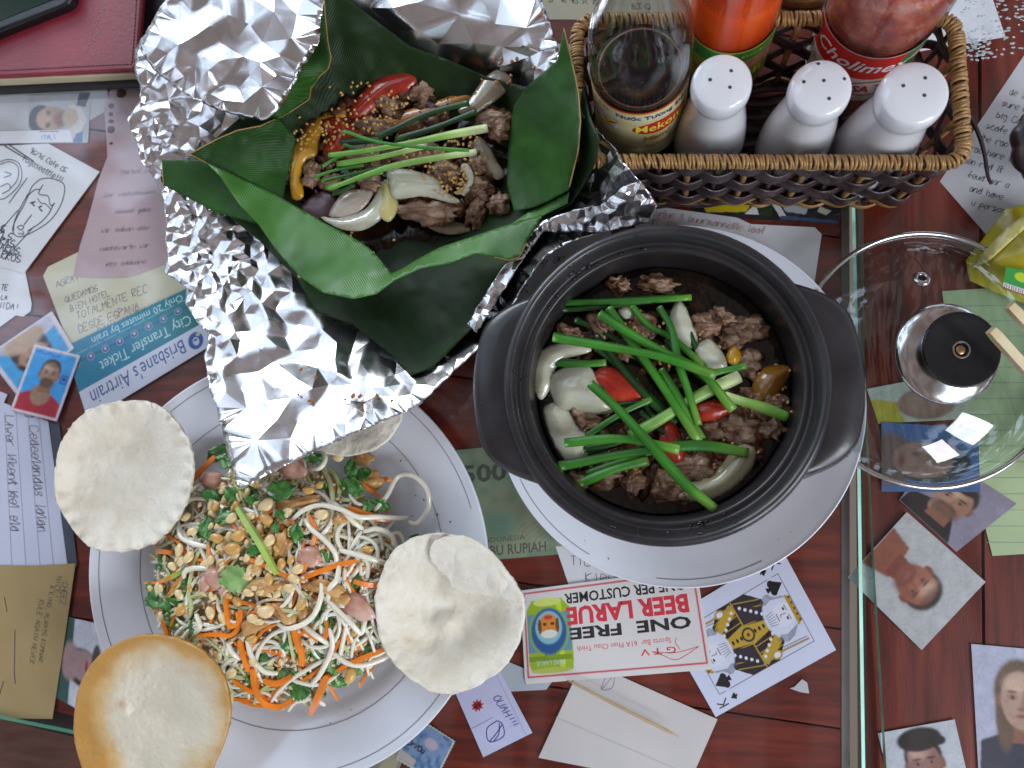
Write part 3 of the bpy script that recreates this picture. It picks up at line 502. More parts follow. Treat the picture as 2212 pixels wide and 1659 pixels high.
# beer coupon
tk = mat('coupon_white', 'dcd9d6', .5)
p = paper('beer_coupon', [(1539, 1446), (1136, 1478), (1127, 1284), (1505, 1232)], zl(7), tk, 'white beer coupon with red border, lying upside down beside the king card', 'coupon', th=.0008); q_ = [(1537, 1440), (1134, 1472), (1124, 1276), (1503, 1226)]
f = Frame(*q_, zl(7)+.00045); slab('top_coupon', q_, zl(7)+.0001, zl(7)+.00045, tk, p)
P_ = Print(100, 50, 'dad7d5', .4); P_.line([(2, 2), (98, 2), (98, 48), (2, 48), (2, 2)], .9, 'c8324a')
g1, g2 = '9ab82c', 'c4d83a'; P_.poly([(73, 4.5), (95.5, 4.5), (97, 9), (97, 38), (94, 43.5), (77, 43.5), (72.5, 38), (72.5, 9)], g1); P_.poly([(77, 5), (80, 5), (80, 43), (77, 42)], g2); P_.poly([(73, 10), (97, 10), (97, 13), (73, 13)], '7c9a22'); P_.ell(85, 4.8, 11, 1.6, 'b7c45c').ell(85, 42, 8, 2.4, 'd3df78'); P_.poly([(72.6, 15), (97, 15), (97, 36), (72.6, 36)], '5c8fb0', .9)
P_.ell(85, 26, 11, 13.5, '8fb83c').ell(85, 26, 10, 12.6, '2a5b96').ell(85, 28, 7.5, 9, '8cc0cc').ell(85, 29, 5.5, 6.5, 'd88a3a').ell(85, 24.5, 4.5, 2.3, 'e4e4dc').ell(82.8, 30, 1.2, .8, '5a3a1c').ell(87.2, 30, 1.2, .8, '5a3a1c').ell(85, 33.5, 2.4, 1.2, 'c9462e').ell(80, 29, 1, 4, '6a4a20').ell(90, 29, 1, 4, '6a4a20'); P_.build(f, pr, p)
rp = mat('coupon_red', 'd02a3c', .6); bk = mat('coupon_black', '1a1718', .6)
text_on(f, 'G T V', .17, .165, .36, .235, rp, p, bold=.01); text_on(f, 'Sports Bar  61A Phan Chau Trinh', .19, .27, .70, .345, rp, p); text_on(f, 'ONE  FREE', .07, .40, .735, .53, bk, p, bold=.035)
text_on(f, 'BEER LARUE', .07, .56, .745, .755, rp, p, bold=.04); text_on(f, 'ONE PER CUSTOMER', .07, .79, .75, .905, bk, p, bold=.025)
text_on(f, 'BIERE LARUE', .77, .155, .93, .205, pale, p); text_on(f, '1909', .82, .255, .88, .295, tb_, p)
strokes(f, [[(.05, .21), (.14, .12), (.19, .10), (.25, .16), (.30, .20)], [(.05, .21), (.18, .17), (.30, .20)], [(.15, .2), (.17, .27), (.16, .32)]], rp, p, w=.004)
# white envelope, OUAH note, stamp
p, f = rect_paper('blank_envelope', [(1250, 1448), (1330, 1456), (1550, 1554), (1486, 1700), (1163, 1637)], 5, mat('warm_white_paper', 'cfcbc9', var=.03, vs=14, **pv), 'plain white paper under the toothpick, below the beer coupon', 'paper')
f = Frame((1163, 1450), (1550, 1450), (1550, 1700), (1163, 1700), zl(5)); strokes(f, [[(.38, .06), (.43, .03), (.42, .14), (.36, .16), (.38, .06)], [(.43, .03), (.36, .16)]], mat('soft_blue_ink', '8c8cab', .8), p, w=.004); strokes(f, [[(.1, .40), (.9, .93)]], mat('crease', 'bcb7b4', .7), p, w=.004)
p, f = rect_paper('folded_note', [(984, 1498), (1080, 1450), (1150, 1583), (1044, 1636)], 6, lilac, 'lilac folded note marked OUAH with a red leaf below the right cracker', 'note')
f = Frame((1080, 1450), (1150, 1583), (1044, 1636), (984, 1498), zl(6)); writing(f, [('OUAH!!!', .30, .36, .115, -.1, 1.0), ('..', .02, .34, .08, 0)], inkb, p, w=.012)
strokes(f, [[(.62, .48), (.66, .72), (.84, .78), (.86, .50), (.70, .42), (.62, .48)], [(.70, .42), (.78, .60), (.84, .78)], [(.66, .46), (.8, .56), (.86, .7)]], inkb, p, w=.014); strokes(f, [[(.55, .52), (.56, 1)]], mat('note_fold', '8f8fb5', .7), p, w=.008); strokes(f, [[(.02, .1), (1, .12)]], mat('note_fold', '8f8fb5', .7), p, w=.006)
V = []; Fc = []
for k in range(9):
    a = k*2*math.pi/9; c = np.array((.30, .70)); t = [(0, 0), (.035, -.03), (.085, 0), (.035, .03)]; o = len(V); V += [(c[0]+x*1.15*math.cos(a)-y*math.sin(a), c[1]+x*1.6*math.sin(a)+y*math.cos(a)) for x, y in t]; Fc.append((o, o+1, o+2, o+3))
V = np.array(V); mk('red_leaf_print', f(V[:, 0], V[:, 1], .00013), Fc, redp, p, smooth=False)
q_ = [(897, 1545), (985, 1601), (940, 1690), (853, 1640)]; edge = []
for i in range(4):
    a, b = np.array(q_[i]), np.array(q_[(i+1) % 4]); n = 13
    for k in range(n): d = (b-a)/np.linalg.norm(b-a); nn = np.array((-d[1], d[0])); edge.append(tuple(a+(b-a)*k/n)); edge.append(tuple(a+(b-a)*(k+.5)/n+nn*2.2))
p = paper('postage_stamp', edge, zl(6), mat('stamp_white', 'c5cdc2', .6), 'blue postage stamp with perforated edge right of the salad plate', 'stamp'); f = Frame(*q_, zl(6))
P_ = Print(24, 24, '7f9ec4', .5); n_ = noise3(np.stack([P_.X.ravel(), P_.Y.ravel(), 0*P_.X.ravel()], 1), .5, 4).reshape(P_.X.shape); P_.put(np.clip(n_*1.3+.1, 0, .8), '3f689c'); P_.ell(14, 8, 4, 3, 'c3b8c8', soft=.4); P_.poly([(0, 19), (10, 20), (10, 24), (0, 24)], 'c0b8b4'); P_.build(Frame((897, 1550), (979, 1601), (938, 1683), (860, 1638), zl(6)), pr, p); writing(f, [('Dr/Ou', .1, .6, .12, 0)], ink, p, w=.03)
p, f = rect_paper('folded_banknote', [(700, 1700), (760, 1610), (890, 1530), (900, 1560), (852, 1690)], 3, mat('worn_banknote', '8f8f85', var=.25, vs=60, **pv), 'worn grey banknote peeking out below the salad plate', 'banknote'); text_on(Frame((752, 1605), (860, 1605), (860, 1670), (752, 1670), zl(3)), '42034R', .05, .32, .85, .62, mat('serial_print', '4b4640', .7), p)
slab('plastic_strip', [(815, 1660), (862, 1600), (880, 1545), (898, 1548), (872, 1620), (850, 1670)], zl(3)+.0001, zl(4), mat('cellophane', 'b0ac93', .3), p)
p, f = rect_paper('paper_scrap', [(1733, 1467), (1744, 1475), (1748, 1498), (1728, 1495), (1706, 1487), (1716, 1484)], 2, grey, 'tiny torn grey paper scrap right of the king card', 'scrap')
p, f = rect_paper('paper_corner', [(1070, 1418), (1195, 1470), (1180, 1490), (985, 1500), (940, 1478)], 4, mat('blueish_paper', 'b5c0cc', **pv), 'narrow pale blue paper edge under the right cracker', 'paper')
# right side photos
p, f = rect_paper('lined_note', [(2035, 629), (2300, 612), (2320, 1190), (2144, 1201), (2126, 1130), (2062, 830)], 2, greenp, 'pale green ruled note under the right half of the glass lid', 'note')
f = Frame((2035, 629), (2300, 612), (2330, 1190), (2135, 1201), zl(2)); strokes(f, [[(0, v), (1, v+.02)] for v in np.linspace(.06, .95, 16)], mat('green_rule', '7f9f8a', .8), p, w=.004)
def pd(P, w, h): P.C[:] = lin('b4bcae'); P.poly([(0, 8), (12, 12), (14, h), (0, h)], 'b3a838'); P.ell(27, 15, 15, 10, '8b7368', soft=.1); P.ell(25, 14, 10, 7, '9a8072', soft=.6); P.ell(38, 8, 7, 8, '6e5b50', soft=.4)
portrait([(1873, 856), (1965, 812), (2085, 838), (2085, 905), (1990, 922), (1897, 908)][:0] or [(1873, 840), (2083, 800), (2086, 905), (1897, 915)], 4, 46, 26, pd, 'faded portrait photo of a person in yellow under the glass lid', mg=0)
def pe(P, w, h): P.C[:] = lin('4a6896'); P.ell(5, 18, 12, 13, '6b5a58', soft=.2); P.ell(25, 19, 19, 10.5, '2c3238', soft=.08); P.ell(20, 18, 15, 9, '907468', soft=.1); P.ell(31, 12, 5, 4, 'a04450', soft=.6); P.ell(17, 15, 2, 1.2, '5a443c', soft=.9, alpha=.8); P.ell(17, 22, 2, 1.2, '5a443c', soft=.9, alpha=.8); P.ell(10, 19, 1.2, 3.2, '85544c', soft=.8); P.ell(24, 23, 9, 4, 'a08676', soft=.9, alpha=.5)
portrait([(1904, 912), (2112, 924), (2118, 1063), (1905, 1062)], 7, 48, 34, pe, 'blue backed sideways portrait photo under the lid rim', mg=0)
def pf(P, w, h): P.C[:] = lin('8f8a9a'); P.poly([(0, h), (2, h*.72), (14, h*.62), (26, h*.68), (34, h)], '2a2426'); P.ell(18, h*.68, 6, 7, 'a88470', soft=.2); head(P, 20, 21, 12.5, skin='ae8a74', style='short', hair='3a302a', beard='5d4a40')
portrait([(1990, 1010), (2186, 1086), (2110, 1240), (1940, 1092)][:0] or [(2020, 975), (2196, 1088), (2066, 1192), (1942, 1080)], 5, 40, 46, pf, 'portrait photo of a man with stubble below the lid rim', mg=0)
def pg(P, w, h): P.C[:] = lin('b3b5b6'); P.poly([(8, h), (10, h*.74), (24, h*.7), (27, h)], '8a5544'); head(P, 18.5, 20, 9.8, skin='9c6552', style='shaved', hair='3f3430', beard='7a4a3e', dark='7a4638')
portrait([(2129, 1257), (1991, 1404), (1831, 1247), (1959, 1106)], 9, 35, 45, pg, 'upside down portrait photo of a shaven man over the glass gap', mg=0)
def ph(P, w, h): P.C[:] = lin('c3c8cf'); head(P, 18, 17, 11, skin='96706a', style='short', hair='2b2624', tilt=0); P.ell(18, 6, 10.5, 5.5, '2b2624', soft=.15); P.ell(27, 8, 3, 2.2, '2b2624'); P.poly([(0, h), (4, h*.8), (32, h*.8), (36, h)], '30303a')
portrait([(1896, 1584), (2062, 1554), (2112, 1770), (1950, 1800)], 4, 36, 46, ph, 'portrait photo of a dark haired person cut by the bottom edge', mg=0)
def pi_(P, w, h): P.C[:] = lin('b5b8cc'); P.poly([(0, h), (2, h*.66), (12, h*.6), (w, h*.7), (w, h)], '3a3a4a'); head(P, 21, 21, 12.5, skin='b39584', style='long', hair='6a5848', lips='a05a5a')
portrait([(2098, 1391), (2290, 1408), (2310, 1720), (2116, 1705)], 4, 40, 60, pi_, 'portrait photo of a blond woman at the bottom right edge', mg=0)
# ================================================================ plates, clay pot
china = mat('white_china', 'dcdee6', .16, var=.015, vs=8, coat=.4); ringm = mat('grey_glaze_line', '8f8b90', .3)
def plate(c, r, hgt, label, rings):
    t = thing('dinner_plate', (c.x, c.y, 0), label, 'plate'); k = r
    pf = smooth_prof([(0, .004), (k*.55, .0042), (k*.66, .006), (k*.74, .0105), (k*.86, hgt*.72), (k*.97, hgt-.0012), (k*.995, hgt), (k*1.0, hgt-.0012), (k*.985, hgt-.0032), (k*.86, hgt*.72-.004), (k*.72, .0045), (k*.64, .0015), (k*.60, 0), (k*.57, .0016), (0, .0018)], 5)
    v, f = lathe_geo(pf, 128, (c.x, c.y, 0)); mk('plate_body', v, f, china, t)
    def zt(q): # q = share of the radius
        top = pf[:35]; return float(np.interp(q*(k if q <= 1.01 else 1), [a for a, b in top], [b for a, b in top]))
    for q, arcs in rings:
        for a0, a1 in arcs:
            v, f = lathe_geo([(k*q-.00028, zt(q-.00028/k)+.00015), (k*q+.00028, zt(q+.00028/k)+.00015)], 60, (c.x, c.y, 0), a0, a1); mk('printed_line', v, f, ringm, t)
    return t, zt
C1 = U(607, 1223, .022); plate1, zt1 = plate(C1, .1300, .022, 'white plate with thin grey ring, holding the noodle salad', [(.775, ((0, 6.283),)), (.955, ((.3, 1.1), (1.5, 2.5), (3.0, 3.6), (4.9, 5.7)))])
C2 = U(1457, 870, .020); plate2, zt2 = plate(C2, .1068, .020, 'white plate with thin grey ring, under the black clay pot', [(.775, ((3.6, 6.0),)), (.955, ((3.6, 4.2), (4.6, 5.2)))])
def specks(pl, zt, c, r, area, n, seed, m, s0=.0008):
    rs = np.random.RandomState(seed); g = []
    for i in range(n):
        x, y, sd = area[rs.randint(len(area))]; x += rs.normal()*sd; y += rs.normal()*sd; p = U(x, y, .012); d = math.hypot(p.x-c.x, p.y-c.y)
        if d > r*.93: continue
        p = Vector((p.x, p.y, zt(d/r)+.0001)); P, Fc = blob_geo(p, s0*rs.uniform(.4, 1.6), s0*rs.uniform(.3, .9), .00025, rs.uniform(0, 3), .4, i+seed, 0); g.append((P.tolist(), Fc))
    V, Fc = join(g); o = mk('sauce_splash', V, Fc, m, pl); o['kind'] = 'stuff'
spl = mat('sauce_spot', '8a5228', .2, coat=.3)
specks(plate1, zt1, C1, .13, [(900, 1060, 30), (950, 1200, 40), (520, 1580, 60), (300, 1250, 20), (880, 1000, 20), (760, 1560, 40)], 18, 3, spl)
specks(plate2, zt2, C2, .1068, [(1300, 1190, 40), (1700, 1150, 50)], 6, 5, spl, .0005)
clay = mat('black_clay', '282527', .33, var=.18, vs=45, bump=.12, bs=140, coat=.1, rvar=.08); clay.node_tree.nodes['Principled BSDF'].inputs['Specular IOR Level'].default_value = .45
ZR = .096; PC = U(1433, 826, ZR); PR = .0805
pot = thing('clay_pot', (PC.x, PC.y, .006), 'black two handled clay pot of stewed meat, onion and spring onions', 'pot')
prof = [(0, .006), (.050, .006), (.056, .009), (.066, .030), (.074, .060), (.0775, .078), (.0785, .086), (.0800, .089), (.0808, .092), (.0800, .0948), (.0780, .096), (.0765, .0955), (.0745, .0925), (.0735, .0885), (.0730, .0868), (.0718, .0866), (.0704, .0868), (.0690, .0862), (.0684, .083), (.0680, .070), (.0660, .045), (.054, .020), (0, .014)]
v, f = lathe_geo(smooth_prof(prof, 4), 144, (PC.x, PC.y, 0)); mk('pot_body', v, f, clay, pot)
def handle(ac):
    V = []; Fc = []; NA, A = 48, .86; ring = []
    for i in range(NA+1):
        t = -1+2*i/NA; a = ac+A*t*.92; q = min(1, (1-abs(t))/.62); b = q*q*(3-2*q); ro = .0775+.0215*b; zc = .0865-.004*b; th = .0062*(.55+.45*b)
        ri = .0765; sec = [(ri, zc+th*.9), (ri+(ro-ri)*.5, zc+th*1.0), (ro-.003, zc+th*.75), (ro-.0008, zc+th*.35), (ro, zc-.001), (ro-.001, zc-th*.6), (ro-.004, zc-th), (ri, zc-th*1.5)]
        for r, z in sec: V.append((PC.x+r*math.cos(a), PC.y+r*math.sin(a), z))
    n = 8
    for i in range(NA):
        for k in range(n-1): Fc.append((i*n+k, i*n+k+1, (i+1)*n+k+1, (i+1)*n+k))
    mk('handle', V, Fc, clay, pot)
handle(math.pi+.02); handle(.03)
broth = mat('brown_broth', '2a1a12', .06, stops=[(.35, '0e0906'), (.55, '1c110b'), (.72, '3c2614')], vs=70, coat=0, bump=.25, bs=120, spec=.3)
ZB = .058
rs = np.random.RandomState(8); g = []
for i in range(46):
    a = rs.choice([2.55, 2.25, 3.1, 4.6, 4.9, 1.9])+rs.normal()*.12; r_ = rs.choice([.0742, .0712, .0760])+rs.normal()*.0006; zz = .0868 if r_ < .073 else (.0905 if r_ < .075 else .0952); P, Fc = blob_geo((PC.x+r_*math.cos(a), PC.y+r_*math.sin(a), zz), .0011*rs.uniform(.3, 2), .0006, .0004, a+1.57, .5, i, 0); g.append((P.tolist(), Fc))
V_, F_ = join(g); o = mk('dried_splash', V_, F_, mat('dried_sauce', '14100e', .12, coat=.5), pot); o['kind'] = 'stuff'
v, f = lathe_geo([(0, 0), (.02, 0), (.04, 0), (.0668, 0)], 64, (PC.x, PC.y, ZB)); mk('broth', v, f, broth, thing('stew_broth', (PC.x, PC.y, ZB), 'dark brown broth filling the black clay pot', 'broth'))
# ---------------------------------------------------------------- food materials
onionm = mat('cooked_onion', 'c6c2a6', .13, stops=[(.3, 'b5b196'), (.5, 'c9c6b0'), (.75, 'dad8c8')], vs=30, sss=.5, sssr=(.006,), coat=.5, stretch=(1, 5, 1), bump=.06, bs=70); meatm = mat('stewed_meat', '8d7263', .42, stops=[(.3, '4e3222'), (.5, '8a664c'), (.7, 'b89a80')], vs=90, bump=1, bs=200, coat=.3, bd=.002, stretch=(1, 3, 1))
redpep = mat('red_pepper', 'a82a1c', .22, stops=[(.3, '7c1c12'), (.6, 'b8341f'), (.8, 'c95a2a')], vs=60, coat=.15, bump=.5, bs=150); yelpep = mat('yellow_pepper', 'd09a1e', .22, stops=[(.3, 'b27c12'), (.6, 'd8a32a'), (.8, 'e0b84a')], vs=50, coat=.2, bump=.4, bs=120)
scm = mat('spring_onion', 'ffffff', .38, attr=True, var=.2, vs=50, coat=.08, bump=.35, bs=420, bd=.0004, spec=.5)
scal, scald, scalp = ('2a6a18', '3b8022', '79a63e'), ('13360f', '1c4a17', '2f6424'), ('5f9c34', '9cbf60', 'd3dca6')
sesm = mat('toasted_sesame', 'c29a58', .5, var=.2, vs=200)
def scallion(pts, w, m, label, zs, name='spring_onion', flat=.75, grp=None, hollow=True, taper=1.0):
    flat = R.uniform(.5, .8)
    P = cr([tuple(U(x+R.uniform(-3.5, 3.5), y+R.uniform(-3.5, 3.5), z)) for (x, y), z in zip(pts, zs)], 8); n = len(P); d = .5-zs[0]*1; r0 = w/2/F_PX*(H-zs[0])
    t = thing(name, P[n//2], label, 'spring onion', grp); rad = r0*np.linspace(1, taper, n)*(1+.10*np.sin(np.linspace(0, 7, n)+w))
    V, Fc = tube_geo(P, rad, 12, flat, caps=False)
    if hollow:     # open cut ends: the wall turns in and runs back inside
        for end, sgn in ((0, 1), (n-1, -1)):
            b = len(V); c = P[end]; T = P[1]-P[0] if end == 0 else P[-1]-P[-2]; T = T/np.linalg.norm(T)
            R1 = [np.array(V[end*12+k]) for k in range(12)]; V += [c+(q-c)*.72 for q in R1]; V += [c+(q-c)*.66+T*sgn*r0*2.2 for q in R1]
            for k in range(12):
                l = (k+1) % 12; Fc.append((end*12+k, end*12+l, b+l, b+k)); Fc.append((b+k, b+l, b+12+l, b+12+k))
            Fc.append(tuple(b+12+k for k in range(12)))
    V = np.array([tuple(q) for q in V]); q = np.linspace(0, 1, n); q = np.repeat(q, 12); q = np.r_[q, np.repeat([0., 0., 1., 1.], 12)] if hollow else q
    c0, c1, c2 = (np.array(lin(x)) for x in m); k3 = len(V); a = (.5+.5*np.sin(q*3+w))[:, None]; col = c0*(1-a)+c1*a
    if m is scalp: col = c0*(q[:, None])+c1*(1-q[:, None]); e = np.clip((.3-q)/.3, 0, 1)[:, None]; col = col*(1-e)+c2*e
    else: e = (np.clip((q-.8)/.2, 0, 1)*(.4+.5*((w*7) % 1)))[:, None]; col = col*(1-e)+c2*e
    st = (.82+.36*np.tile(NR.rand(12), k3//12))[:, None]; mk('stalk', V, Fc, scm, t, col=col*st); return t
def petal(poly, z0, dome, m, label, cat='onion piece', name='onion_piece', seed=1, step=6, th=.0016, inner=(), parentz=None, grp=None, tilt=(0, 0)):
    cx = sum(p[0] for p in poly)/len(poly); cy = sum(p[1] for p in poly)/len(poly); poly = [(cx+(x-cx)*1.13, cy+(y-cy)*1.13) for x, y in poly]; dome = dome*.8; P = cr([(x, y) for x, y in poly], 14, closed=True)
    B = [(x, y) for x, y in P]; xs = np.array(B)
    def zf(X, Y):
        d = np.full(X.shape, 1e9)
        for i in range(len(B)): d = np.minimum(d, np.hypot(X-B[i][0], Y-B[i][1]))
        return dome*(1-np.exp(-d/20))+noise3(np.stack([X, Y, 0*X], 1), .02, seed)*.0012
    V, T, Q = surf_geo([(x, y, z0) for x, y in B[::4]], step=step, zf=zf, seed=seed); t = thing(name, V.mean(0), label, cat, grp); mk('layer', V, T, m, t, solid=th); return t
def z1(*p): return [(972+x/2.195, 432+y/2.195) for x, y in p]
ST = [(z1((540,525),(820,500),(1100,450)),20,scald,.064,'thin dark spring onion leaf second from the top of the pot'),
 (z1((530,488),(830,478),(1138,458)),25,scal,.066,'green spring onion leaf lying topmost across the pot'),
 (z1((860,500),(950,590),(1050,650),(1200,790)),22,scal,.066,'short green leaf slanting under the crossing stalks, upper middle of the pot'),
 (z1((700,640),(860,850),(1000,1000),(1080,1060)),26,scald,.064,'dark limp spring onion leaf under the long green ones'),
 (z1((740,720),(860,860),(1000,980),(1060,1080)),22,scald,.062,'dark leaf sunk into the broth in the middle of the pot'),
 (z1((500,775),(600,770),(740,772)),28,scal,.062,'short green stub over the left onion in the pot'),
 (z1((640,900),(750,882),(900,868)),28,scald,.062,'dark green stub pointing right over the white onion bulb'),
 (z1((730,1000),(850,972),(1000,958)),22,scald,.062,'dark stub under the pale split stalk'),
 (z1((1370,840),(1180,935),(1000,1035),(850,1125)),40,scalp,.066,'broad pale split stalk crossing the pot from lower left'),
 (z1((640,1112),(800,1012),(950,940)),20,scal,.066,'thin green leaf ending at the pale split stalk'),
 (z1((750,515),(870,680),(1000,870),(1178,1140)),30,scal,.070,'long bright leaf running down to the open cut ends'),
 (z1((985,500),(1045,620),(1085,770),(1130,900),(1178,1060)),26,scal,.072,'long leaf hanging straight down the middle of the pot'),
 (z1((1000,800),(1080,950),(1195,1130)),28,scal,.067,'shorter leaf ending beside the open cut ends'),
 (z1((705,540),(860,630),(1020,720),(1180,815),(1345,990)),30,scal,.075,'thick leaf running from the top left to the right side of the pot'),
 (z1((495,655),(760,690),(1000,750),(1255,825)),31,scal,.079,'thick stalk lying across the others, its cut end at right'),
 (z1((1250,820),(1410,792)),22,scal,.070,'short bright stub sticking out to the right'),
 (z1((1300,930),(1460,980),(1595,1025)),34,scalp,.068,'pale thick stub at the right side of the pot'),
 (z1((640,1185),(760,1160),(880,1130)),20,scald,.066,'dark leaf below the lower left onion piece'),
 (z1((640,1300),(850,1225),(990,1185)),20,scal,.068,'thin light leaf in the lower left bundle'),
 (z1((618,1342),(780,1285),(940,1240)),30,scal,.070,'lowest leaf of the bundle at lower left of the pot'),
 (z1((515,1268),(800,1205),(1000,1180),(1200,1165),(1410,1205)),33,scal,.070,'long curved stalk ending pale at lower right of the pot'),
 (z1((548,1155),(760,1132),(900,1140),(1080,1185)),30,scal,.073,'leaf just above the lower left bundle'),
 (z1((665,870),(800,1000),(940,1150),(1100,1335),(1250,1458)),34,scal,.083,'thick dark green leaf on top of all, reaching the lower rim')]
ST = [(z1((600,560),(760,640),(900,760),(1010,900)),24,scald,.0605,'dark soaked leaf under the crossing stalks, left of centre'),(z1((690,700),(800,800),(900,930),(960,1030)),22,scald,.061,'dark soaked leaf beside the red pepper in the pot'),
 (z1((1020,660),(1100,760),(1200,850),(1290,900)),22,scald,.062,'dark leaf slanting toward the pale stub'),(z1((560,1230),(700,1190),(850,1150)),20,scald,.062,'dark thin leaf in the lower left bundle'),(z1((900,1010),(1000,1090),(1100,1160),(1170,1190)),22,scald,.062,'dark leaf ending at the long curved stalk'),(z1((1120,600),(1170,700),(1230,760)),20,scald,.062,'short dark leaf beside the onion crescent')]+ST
for pts, w, m, z, lb in ST: scallion(pts, w/2.195*1.42, m, lb, [z+.004-.002*abs(i-(len(pts)-1)/2) for i in range(len(pts))])
petal(z1((405,790),(440,722),(520,690),(620,695),(650,725),(560,755),(500,800),(490,860),(445,928),(412,890)), .064, .006, onionm, 'curved white onion layer against the left wall of the pot', seed=2)
petal(z1((488,850),(560,803),(650,800),(700,870),(760,980),(690,1005),(600,992),(530,985),(492,920)), .065, .011, onionm, 'round white onion bulb piece at the left of the pot', seed=3)
petal(z1((455,1008),(510,975),(565,1015),(600,1080),(665,1140),(620,1250),(540,1215),(490,1130)), .065, .006, onionm, 'long pale onion layer at lower left in the pot', seed=4)
petal(z1((1048,560),(1080,490),(1115,515),(1150,600),(1172,680),(1120,692),(1065,640)), .064, .006, onionm, 'small onion crescent near the top of the pot', seed=5)
petal(z1((1100,1400),(1150,1340),(1260,1290),(1350,1180),(1430,1190),(1415,1280),(1330,1365),(1220,1415)), .064, .008, mat('translucent_onion', 'a39a76', .2, var=.15, vs=40, coat=.5), 'large translucent onion layer at lower right in the pot', seed=6)
petal(z1((1170,712),(1230,668),(1290,730),(1305,790),(1255,800),(1200,770)), .066, .006, onionm, 'small square onion piece with sesame specks', seed=7)
petal(z1((800,520),(850,495),(880,540),(830,560)), .064, .005, onionm, 'tiny onion bit between the upper leaves', seed=8)
petal(z1((690,840),(760,800),(880,860),(930,930),(840,970),(740,930)), .065, .006, redpep, 'red pepper slice beside the white onion bulb', 'pepper piece', 'pepper_piece', 9)
petal(z1((1150,980),(1240,955),(1340,975),(1300,1020),(1190,1045)), .066, .005, redpep, 'red pepper slice right of the pale split stalk', 'pepper piece', 'pepper_piece', 10)
petal(z1((1000,1070),(1060,1060),(1110,1180),(1080,1240),(1010,1190)), .064, .005, redpep, 'red pepper slice among the meat at the bottom of the pot', 'pepper piece', 'pepper_piece', 11)
petal(z1((1440,900),(1480,810),(1560,790),(1610,810),(1570,890),(1490,960)), .064, .007, mat('brown_pepper', '8a5c1c', .25, var=.2, vs=60, coat=.5), 'brownish yellow pepper slice at the right of the pot', 'pepper piece', 'pepper_piece', 12)
petal(z1((1310,750),(1350,690),(1380,740),(1350,780)), .064, .006, yelpep, 'small yellow pepper bit beside the square onion', 'pepper piece', 'pepper_piece', 13)
sn = 0
def lump(px, py, z, a, b, h, rot, label, m=None, amp=.35, name='meat_piece', cat='meat', grp=None, n=3):
    global sn; sn += 1; d = H-z; P, Fc = blob_geo(U(px, py, z), a/F_PX*d, b/F_PX*d, h*(.72 if m is None else 1), -rot, amp if m is not None else .46, sn, n, 1.6 if m is not None else 2.3); t = thing(name, P.mean(0), label, cat, grp); mk('chunk', P, Fc, m or meatm, t); return t
for x, y, a, b, r, lb in ((1400,610,95,62,.2,'pink brown meat slice rising at the right of the pot'),(800,405,50,40,.3,'small meat piece at the top edge of the stew'),(870,1330,52,72,.2,'rounded grey meat piece near the lower rim'),(1050,1350,95,85,.4,'dark meat lump right of the rounded grey one'),
  (900,590,75,60,.5,'meat piece between the upper leaves'),(1370,1090,110,90,1,'sesame covered meat at the lower right of the pot'),(1160,1270,90,80,.3,'meat under the long curved stalk'),(620,1050,70,70,.3,'meat beside the lower left onion'),(1500,970,95,90,.2,'sesame crusted meat by the pale stub'),(720,1290,90,60,.1,'dark meat under the lower left bundle'),(1200,600,80,60,.4,'dark meat beside the small onion crescent'),(720,600,80,60,.9,'dark meat under the upper left leaves'),(980,400,90,40,.1,'meat in the shade of the upper rim')):
    (px, py), = z1((x, y)); lump(px, py, .059, a/2.195, b/2.195, .010, r, lb)
def sesame(pts, name, label, n, seed):
    rs = np.random.RandomState(seed); g = []
    for i in range(n):
        x, y, s, z = pts[rs.randint(len(pts))]; x += rs.normal()*s; y += rs.normal()*s; P, Fc = blob_geo(U(x, y, z+rs.uniform(-.0015, .002)), .0013, .0009, .0007, rs.uniform(0, 3), .1, i, 0); g.append((P.tolist(), Fc))
    V, Fc = join(g); mk(name, V, Fc, sesm, None, label=label, cat='sesame', kind='stuff')
def bits(name, label, area, n, seed, mats, sz=(.0025, .006)):
    rs = np.random.RandomState(seed); g = []
    for i in range(n):
        cx, cy, rx, ry, z = area[rs.randint(len(area))]; a = rs.uniform(0, 6.283); q = math.sqrt(rs.uniform()); r1 = rs.uniform(*sz); P, Fc = blob_geo(U(cx+rx*q*math.cos(a), cy+ry*q*math.sin(a), z), r1*rs.uniform(.8, 1.6), r1*rs.uniform(.4, 1), r1*.6, rs.uniform(0, 3), .5, seed+i, 1); g.append((P.tolist(), Fc))
    V, Fc = join(g); mk(name, V, Fc, mats, None, label=label, cat='meat bits', kind='stuff')
bitm = mat('chopped_stew_bits', '6a4a36', .38, stops=[(.3, '1e0f08'), (.45, '42240f'), (.58, '643c1e'), (.68, '6e3214'), (.8, '9a7648')], vs=75, bump=.6, bs=300, coat=.2, bd=.001)
for x, y, a, b, r, lb in ((1290,560,60,45,.5,'small meat piece right of the onion crescent'),(1420,780,70,60,.9,'meat piece beside the yellow pepper bit'),(1250,1080,80,60,.2,'meat chunk right of the long leaf ends'),(820,700,70,50,.3,'meat chunk left of the long leaves'),(1130,1390,70,50,.2,'meat piece touching the lower pot wall'),(560,640,70,50,.6,'meat piece by the upper left pot wall'),(1520,1080,60,50,.8,'meat piece at the far right of the stew'),(1330,690,50,40,.2,'meat bit behind the square onion'),(600,1330,60,40,.2,'meat bit under the lowest bundle leaves')):
    (px, py), = z1((x, y)); lump(px, py, .0595, a/2.195, b/2.195, .008, r, lb)
bits('stew_bits', 'chopped meat bits floating in the broth of the clay pot', [(1430, 860, 225, 200, ZB-.0005), (1560, 960, 90, 70, ZB+.001), (1400, 980, 150, 70, ZB)], 230, 50, bitm)
